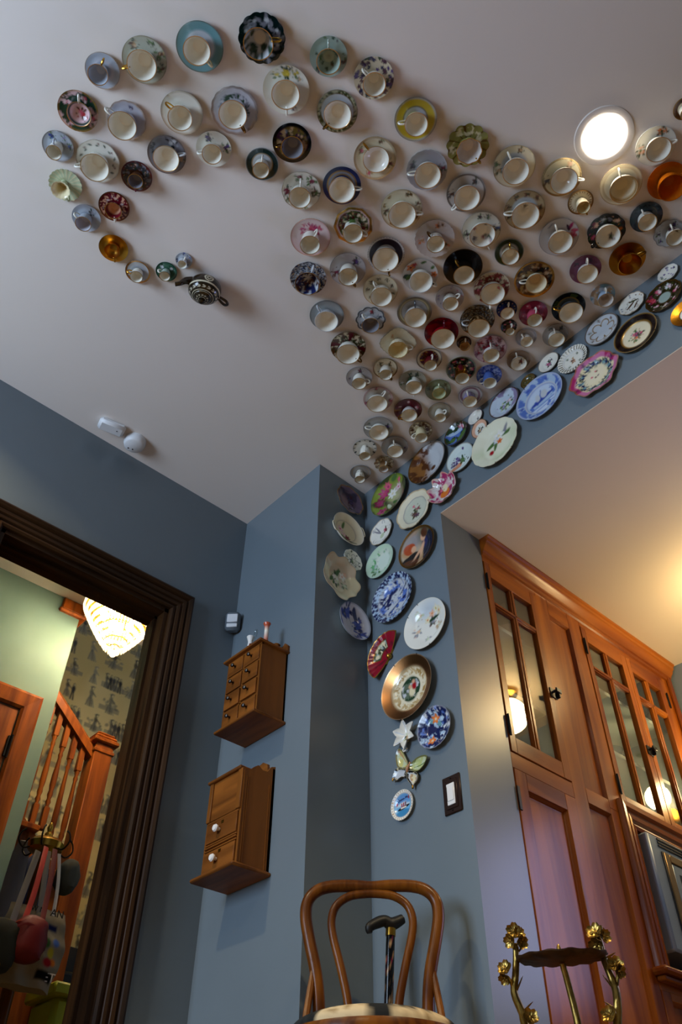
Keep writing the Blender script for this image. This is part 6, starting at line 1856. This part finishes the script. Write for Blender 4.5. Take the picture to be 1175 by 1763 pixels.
# left, right and back stems, from the floor to the flowers
L_pts = [SP(-.02, -.03, 0.0), SP(-.05, -.02, .3), pp((908, 1775)), pp((900, 1745)), pp((886, 1710)), pp((888, 1680)), pp((889, 1650)), pp((888, 1625))]
R_pts = [SP(.03, -.03, 0.0), SP(.055, -.02, .3), pp((1064, 1775)), pp((1064, 1735)), pp((1061, 1705)), pp((1052, 1680)), pp((1042, 1655)), pp((1034, 1625)), pp((1030, 1612))]
M_pts = [SP(.0, .04, 0.0), SP(.012, .03, .3), SP(.012, .02, .48), SP(.006, .012, .56), SP(0, 0, dz - .006)]
for pts, rr in ((L_pts, .0075), (R_pts, .0075), (M_pts, .007)):
    build('stem', MB().tube(pts, [rr * (1.3 - .45 * i / len(pts)) for i in range(len(pts))], 9, 4), M['bronze'], fs_)
build('branch', MB().tube([pp((888, 1700)), pp((880, 1690)), pp((874, 1682))], .004, 7, 3).tube([pp((889, 1655)), pp((896, 1650))], .004, 7), M['bronze'], fs_)
build('branch', MB().tube([pp((1060, 1700)), pp((1064, 1685)), pp((1064, 1672))], .004, 7, 3).tube([pp((1042, 1655)), pp((1036, 1648))], .004, 7), M['bronze'], fs_)
UPV = np.array([0, 0, 1.])
for px, r, tilt in (((886, 1604), .017, (-.2, .3)), ((880, 1620), .015, (-.6, -.1)), ((898, 1622), .014, (.6, -.1)), ((893, 1608), .014, (.5, .4)),
                    ((871, 1668), .016, (-.3, .5)), ((870, 1684), .013, (-.5, -.5)), ((1026, 1606), .019, (-.3, .6)), ((1040, 1612), .015, (.7, .2)), ((1028, 1626), .016, (-.4, -.3)),
                    ((1060, 1662), .017, (.1, .4)), ((1066, 1672), .014, (.7, -.1)), ((914, 1752), .016, (.2, .4)), ((1050, 1748), .016, (-.3, .4))):
    blossom(fs_, pp(px, 1.99), tuple(toC * .8 + SLT * tilt[0] + UPV * tilt[1]), r)
for px, d_, L in (((888, 1712), SLT * .6 + UPV, .04), ((884, 1705), -SLT * .3 + UPV, .035), ((898, 1745), SLT * .8 + UPV * .6, .035), ((1061, 1708), -SLT * .6 + UPV, .04), ((1063, 1705), SLT * .4 + UPV, .035), ((1064, 1740), -SLT * .8 + UPV * .6, .03), ((893, 1640), SLT * .5 + UPV * .6, .025), ((1043, 1650), SLT * .7 + UPV * .3, .025)):
    build('leaf', leafm(pp(px), d_, L, .007), M['bronze'], fs_)
build('bud', MB().tube([SP(0, .02, dz), pp((963, 1635), 2.02), pp((962, 1626), 2.02)], [.003, .0055, .002], 8, 3), M['bronze'], fs_)

# ------------------------------------------------------------------ china
M['amber'] = None
am = mat('amber_glass', 'D87818', .05)
am.node_tree.nodes['Principled BSDF'].inputs['Transmission Weight'].default_value = .55
am.node_tree.nodes['Principled BSDF'].inputs['IOR'].default_value = 1.3
for r in CUPS:
    if r[19]:
        r = r[:19] + (am,) + r[20:]
    make_cup(r)
for r in PLATES:
    make_plate(r)

# souvenir plate lettering
sp_, U_, V_, N_ = frame((689, 1384), 'head', .02)
lt_ = [o for o in COL.objects if o.get('label', '').startswith('small round ocean-liner')][0]
cu = text('lettering', 'Queen Mary', .011, (lt_.location.x + .004, YH - .0085, lt_.location.z + .024), (1, 0, .08), (0, 0, 1), M['blueclo'], lt_, .0003)
cu.location = Vector((.004, .022, .0075))
cu.rotation_euler = (0, 0, 0)
cu.data.transform(Matrix.Rotation(math.radians(-90), 4, 'X'))

# ---- dark teapot
tp = on((354, 494), 2, H - .05)
U = frame((354, 494), 'ceil')[1]
N_ = np.array([0, 0, -1.])
V = np.cross(N_, U)
e = pxscale(on((354, 494), 2, H - .05), U, V)
R = 58 / e[0] / 2
tpt = thing('teapot', 'dark brown-green teapot with cream leaf bands, its spout pointing at the tiny cups', 'teapot', (tp[0], tp[1], H))
tpt.matrix_world = fmat((tp[0], tp[1], H - R * .14), U, V, N_) @ Matrix.Rotation(math.radians(14), 4, 'X') @ Matrix.Rotation(math.radians(-6), 4, 'Y')
Hh = R * 1.35


def lathe_paint(name, prof, n, fn, parent, m=None):
    mb = MB().lathe(prof, (0, 0, 0), n)
    me = rawmesh(name, np.array(mb.v), mb.f, m or M['china'])
    shade(me, 60)
    v = np.array(mb.v)
    p_ = Paint(np.arctan2(v[:, 1], v[:, 0]) * 2, v[:, 2] / R, np.hypot(v[:, 0], v[:, 1]) / R, .05)
    fn(p_, v)
    paintmesh(me, p_.col, p_.g)
    return link(name, me, parent)


TD = np.array(lin('241A0C'))
def dense_prof(keys, n):
    k = np.array(keys, float)
    t = np.concatenate([[0], np.cumsum(np.hypot(*np.diff(k, axis=0).T))])
    q = np.linspace(0, t[-1], n)
    return [(float(np.interp(x, t, k[:, 0])) * R, float(np.interp(x, t, k[:, 1])) * R) for x in q]


bp_ = dense_prof([(0, 0), (.5, 0), (.52, .06), (.7, .14), (.86, .28), (.96, .46), (1, .68), (.985, .84), (.95, .96), (.88, 1.1), (.78, 1.22), (.66, 1.3), (.6, 1.33), (.56, 1.34), (.53, 1.3), (.5, 1.26), (0, 1.25)], 90)


def garland(p_, r, th, r0, n, wid, m):
    """paired leaves along a ring"""
    x = (th / (2 * math.pi) * n) % 1
    for sg in (-1, 1):
        c_ = r0 + sg * wid * (.25 + .75 * x)
        p_.mix(((np.abs(r - c_) < wid * .42 * np.sin(math.pi * np.clip(x * 1.15, 0, 1))) & m).astype(float) * .55, 'cream')


def body_fn(p_, v):
    p_.bg(TD)
    r = p_.rn
    z = v[:, 2] / R
    th = np.arctan2(v[:, 1], v[:, 0])
    up_ = (z > .8) & (z < 1.345)
    p_.mix((np.abs(r - .955) * (z > .9) + 9 * (z <= .9) < .012).astype(float) * .8, 'cream')
    p_.mix(((np.abs(r - .62) < .014) & up_).astype(float) * .8, 'cream')
    garland(p_, r, th, .8, 16, .05, up_ & (r > .68) & (r < .92))
    d_ = np.hypot((th - 1.15) * .9, z - .6)
    p_.mix((np.abs(d_ - .22) < .03).astype(float) * .8, 'cream')
    p_.mix((np.abs(d_ - .1) < .03).astype(float) * .7, 'cream')


lathe_paint('body', bp_, 128, body_fn, tpt)


def lid_fn(p_, v):
    p_.bg(TD)
    r = p_.rn
    z = v[:, 2] / R
    th = np.arctan2(v[:, 1], v[:, 0])
    garland(p_, r, th, .34, 11, .045, (z > 1.3) & (r > .24) & (r < .44))
    p_.mix(((z < 1.36) & (r > .48)).astype(float) * .9, 'cream')
    p_.mix((np.abs(r - .2) < .012).astype(float) * .6, 'cream')


lid = lathe_paint('lid', dense_prof([(0, 1.3), (.5, 1.31), (.54, 1.34), (.52, 1.38), (.46, 1.43), (.38, 1.47), (.3, 1.5), (.2, 1.53), (0, 1.54)], 50), 96, lid_fn, tpt)
kn = lathe_paint('lid_knob', [(a * R, b_ * R) for a, b_ in [(0, 1.5), (.1, 1.54), (.09, 1.62), (.17, 1.68), (.18, 1.74), (.1, 1.8), (0, 1.81)]], 24, lambda p_, v: p_.bg(TD), lid)


def chtube(name, pts, rad, parent):
    mb = MB().tube([np.array(q) * R for q in pts], [r * R for r in rad], 12, 5)
    me = rawmesh(name, np.array(mb.v), mb.f, M['china'])
    shade(me)
    paintmesh(me, np.tile(np.array(lin('2E2010')), (len(mb.v), 1)), np.zeros(len(mb.v)))
    return link(name, me, parent)


chtube('spout', [(-.72, .42, .5), (-1.0, .62, .72), (-1.12, .76, .98), (-1.22, .86, 1.2), (-1.42, .86, 1.28), (-1.5, .86, 1.3)], [.26, .22, .17, .14, .13, .14], tpt)
chtube('handle', [(.74, -.42, .75), (1.02, -.46, .88), (1.27, -.64, .92), (1.3, -.92, .9), (1.08, -1.04, .82), (.84, -.9, .7), (.66, -.66, .6)], [.075, .085, .085, .085, .085, .08, .07], tpt)

# ---- red fan dish
A1, A2 = on((681.7, 1085), 1, YH - .03), on((644.7, 1167.6), 1, YH - .03)
mid = (A1 + A2) / 2
Rf = np.linalg.norm(A1 - A2) / 2
dr_ = (A1 - A2) / np.linalg.norm(A1 - A2)
fan = thing('fan_dish', 'red fan-shaped china dish with a painted scene in the middle', 'dish', (mid[0], YH, mid[2]), 'china plates hung on the blue wall')
V_ = Vector(dr_)
N_ = Vector((0, -1, 0))
U_ = V_.cross(N_)
fan.matrix_world = fmat((mid[0], YH, mid[2]), U_, V_, N_)
nr_, na = 24, 72
vs, rr_, tt_ = [], [], []
sgn = -1.
for side in (0, 1):
    for i in range(nr_):
        for j in range(na):
            r = .1 + .9 * i / (nr_ - 1)
            t = -math.pi / 2 + math.pi * j / (na - 1)
            fl = .0007 * math.cos(t * 22) * max(0, r - .55) / .45
            z = .008 + .022 * r * r + fl - side * .003
            vs.append((sgn * Rf * r * math.cos(t) * .98 + .0, Rf * r * math.sin(t), z if not side or r > .3 else 0))
            rr_.append(r)
            tt_.append(t)
fcs = []
for side in (0, 1):
    o_ = side * nr_ * na
    for i in range(nr_ - 1):
        for j in range(na - 1):
            f = (o_ + i * na + j, o_ + i * na + j + 1, o_ + (i + 1) * na + j + 1, o_ + (i + 1) * na + j)
            fcs.append(f if side else f[::-1])
Q = nr_ * na
for j in range(na - 1):
    fcs.append(((nr_ - 1) * na + j, (nr_ - 1) * na + j + 1, Q + (nr_ - 1) * na + j + 1, Q + (nr_ - 1) * na + j))
    fcs.append((j, j + 1, Q + j + 1, Q + j))
for i in range(nr_ - 1):
    for j in (0, na - 1):
        fcs.append((i * na + j, (i + 1) * na + j, Q + (i + 1) * na + j, Q + i * na + j))
me = rawmesh('dish', np.array(vs), fcs, M['china'])
fixnormals(me)
shade(me, 60)
rr_, tt_ = np.array(rr_), np.array(tt_)
pf_ = Paint(tt_, rr_, rr_, .04)
pf_.bg(np.array(lin('8E1226')))
pf_.nz(4, .6, 'dred', 0, 2, 3)
sel = (rr_ > .42) & (rr_ < .76) & (np.abs(tt_ - .1) < .72)
pf_.mix(((rr_ > .38) & (rr_ < .8) & (np.abs(tt_ - .1) < .78)).astype(float), 'bgold')
pf_.mix(sel.astype(float), 'ivory')
pf_.sel = sel.astype(float)
pf_.nz(5, .5, 'olive', 0, 2, 4)
pf_.nz(6, .55, 'dgrey', 0, 2, 8)
pf_.nz(5, .62, 'mint', 0, 2, 12)
pf_.sel = np.ones(len(rr_))
pf_.mix((rr_ > .975).astype(float), 'gold')
pf_.mix((np.abs(np.abs(tt_) - math.pi / 2) < .03).astype(float), 'gold')
paintmesh(me, pf_.col, pf_.g)
link('dish', me, fan)
kb = MB().ball((.004, 0, .012), .011, 12).tube([(.0, -.012, .008), (.012, 0, .012), (0, .012, .008)], .003, 7, 3)
me = rawmesh('knob', np.array(kb.v), kb.f, M['china'])
shade(me)
paintmesh(me, np.tile(PAL['gold'], (len(kb.v), 1)), np.ones(len(kb.v)))
link('knob', me, fan)

# ---- outline dishes: leaf flower and butterfly


def outline_dish(name, outline, ops, parent, z0=.006, dome=.012, soft=.05, nr=14, S=1.):
    """filled outline (list of xy), domed, with thickness and painted top"""
    O = np.array(outline)
    c_ = O.mean(0)
    n = len(O)
    vs = []
    uv = []
    for side in (0, 1):
        for i in range(nr):
            r = max(1e-3, i / (nr - 1))
            for k in range(n):
                p_ = c_ + (O[k] - c_) * r
                z = z0 + dome * r * r if side == 0 else z0 - .003 + dome * r * r
                if side and r < .4:
                    z = 0
                vs.append((p_[0], p_[1], z))
                uv.append((p_[0] / S, p_[1] / S, r))
    Q = nr * n
    fc = []
    for side in (0, 1):
        for i in range(nr - 1):
            for k in range(n):
                f = (side * Q + i * n + k, side * Q + i * n + (k + 1) % n, side * Q + (i + 1) * n + (k + 1) % n, side * Q + (i + 1) * n + k)
                fc.append(f[::-1] if side else f)
    for k in range(n):
        fc.append(((nr - 1) * n + k, (nr - 1) * n + (k + 1) % n, Q + (nr - 1) * n + (k + 1) % n, Q + (nr - 1) * n + k))
    me = rawmesh(name, np.array(vs), fc, M['china'])
    fixnormals(me)
    shade(me, 50)
    uv = np.array(uv)
    p_ = Paint(uv[:, 0], uv[:, 1], uv[:, 2], soft)
    p_.run(ops)
    paintmesh(me, p_.col, p_.g)
    return link(name, me, parent)


def dense(pts, n=6, closed=True):
    P_ = [np.array(p_, float) for p_ in pts]
    o_ = []
    m_ = len(P_)
    for i in range(m_):
        p0, p1, p2, p3 = P_[(i - 1) % m_], P_[i], P_[(i + 1) % m_], P_[(i + 2) % m_]
        for s in range(n):
            t = s / n
            o_.append(.5 * (2 * p1 + (p2 - p0) * t + (2 * p0 - 5 * p1 + 4 * p2 - p3) * t * t + (3 * p1 - p0 - 3 * p2 + p3) * t ** 3))
    return o_


p, U, V, N = frame((698, 1265), 'head', .015)
lf_ = thing('leaf_dish', 'small white flower-shaped dish with pointed petals below the copper-gold plate', 'dish', p, 'china plates hung on the blue wall')
lf_.matrix_world = fmat(p, U, V, N)
e = pxscale(p, U, V)
Rl = 47 / e[1] / 2 * 1.05
ol = []
for k in range(6):
    a = math.pi / 2 + k * math.pi / 3
    ol += [(math.cos(a + o_) * r * Rl, math.sin(a + o_) * r * Rl) for o_, r in ((-.36, .74), (-.16, .92), (0, 1.1), (.16, .92), (.36, .74), (.52, .62))]
outline_dish('dish', dense(ol, 3), ['white', ('rays', 6, .2, .9, 'silver', .1, 180), ('po', 0, -.1, .3, 'olive,pgreen,tan', 3), ('ring', .97, 1, 'silver')], lf_, S=Rl, dome=.02)
mb = MB().tube([(-.012, -Rl * .8, .006), (-.02, -Rl * 1.0, .01), (-.008, -Rl * 1.12, .012), (.002, -Rl * .95, .01)], .0025, 7, 4)
me = rawmesh('loop', np.array(mb.v), mb.f, M['china'])
shade(me)
paintmesh(me, np.tile(PAL['white'], (len(mb.v), 1)), np.zeros(len(mb.v)))
link('loop', me, lf_)

p, U, V, N = frame((706, 1324), 'head', .015)
bf = thing('china_butterfly', 'china butterfly with yellow-green upper wings and black-edged lower wings', 'ornament', p, 'china plates hung on the blue wall')
bf.matrix_world = fmat(p, U, V, N)


def bpx(x, y):
    """butterfly point from the close-up crop of the photograph, in the butterfly's own axes"""
    q = on((540 + x * .2553, 1020 + y * .2553), 1, YH - .015)
    d = q - p
    return (float(d @ U), float(d @ V))


S_ = .06
wings = [
    ('upper_wing', [(640, 1160), (618, 1100), (590, 1058), (570, 1060), (556, 1100), (560, 1150), (575, 1185), (620, 1190)], [np.array(lin('C9C27A')), ('nz', 3, .5, 'pgreen', 0, .8, 3), ('rays', 9, .3, .9, 'tan', .12), ('ring', .84, .92, 'brown'), ('ring', .92, 1, 'black')]),
    ('upper_wing', [(652, 1165), (690, 1120), (735, 1098), (766, 1100), (758, 1135), (735, 1175), (700, 1205), (660, 1200)], [np.array(lin('B7C27E')), ('nz', 3, .5, 'pgreen', 0, .8, 4), ('rays', 9, .2, .9, 'leaf', .12), ('ring', .84, .92, 'brown'), ('ring', .92, 1, 'black')]),
    ('lower_wing', [(632, 1190), (590, 1180), (556, 1190), (540, 1225), (532, 1262), (560, 1268), (590, 1245), (622, 1240)], ['silver', ('pa', 200, .5, .4, 'black,dgrey', 3), ('ring', .68, 1, 'black'), ('nz', 9, .66, 'ivory', .68, 1, 3)]),
    ('lower_wing', [(640, 1200), (680, 1205), (704, 1225), (700, 1265), (680, 1290), (668, 1314), (656, 1290), (634, 1262), (630, 1220)], ['ivory', ('nz', 4, .55, 'tan', 0, .7, 3), ('ring', .6, .74, 'silver'), ('ring', .74, 1, 'black'), ('nz', 9, .66, 'ivory', .74, 1, 5)]),
]
for nm, pts, ops in wings:
    outline_dish(nm, dense([bpx(*q) for q in pts], 6), ops, bf, z0=.008, dome=.008, S=.04, nr=14)
b0, b1, b2 = bpx(652, 1150), bpx(640, 1185), bpx(632, 1212)
mb = MB().tube([(*b0, .014), (*b1, .018), (*b2, .015)], [.003, .0055, .003], 10, 4).ball((*b0, .015), .0045, 8)
build_me = rawmesh('body', np.array(mb.v), mb.f, M['china'])
shade(build_me)
paintmesh(build_me, np.tile(np.array(lin('B9825A')), (len(mb.v), 1)), np.zeros(len(mb.v)))
link('body', build_me, bf)
for q in ((534, 1262), (668, 1312)):
    a_ = bpx(*q)
    mb = MB().tube([(a_[0], a_[1] + .006, .012), (a_[0], a_[1] - .004, .014)], [.003, .0035], 8, 2)
    me = rawmesh('tail_tip', np.array(mb.v), mb.f, M['china'])
    paintmesh(me, np.tile(PAL['gold'], (len(mb.v), 1)), np.ones(len(mb.v)))
    link('tail_tip', me, bf)
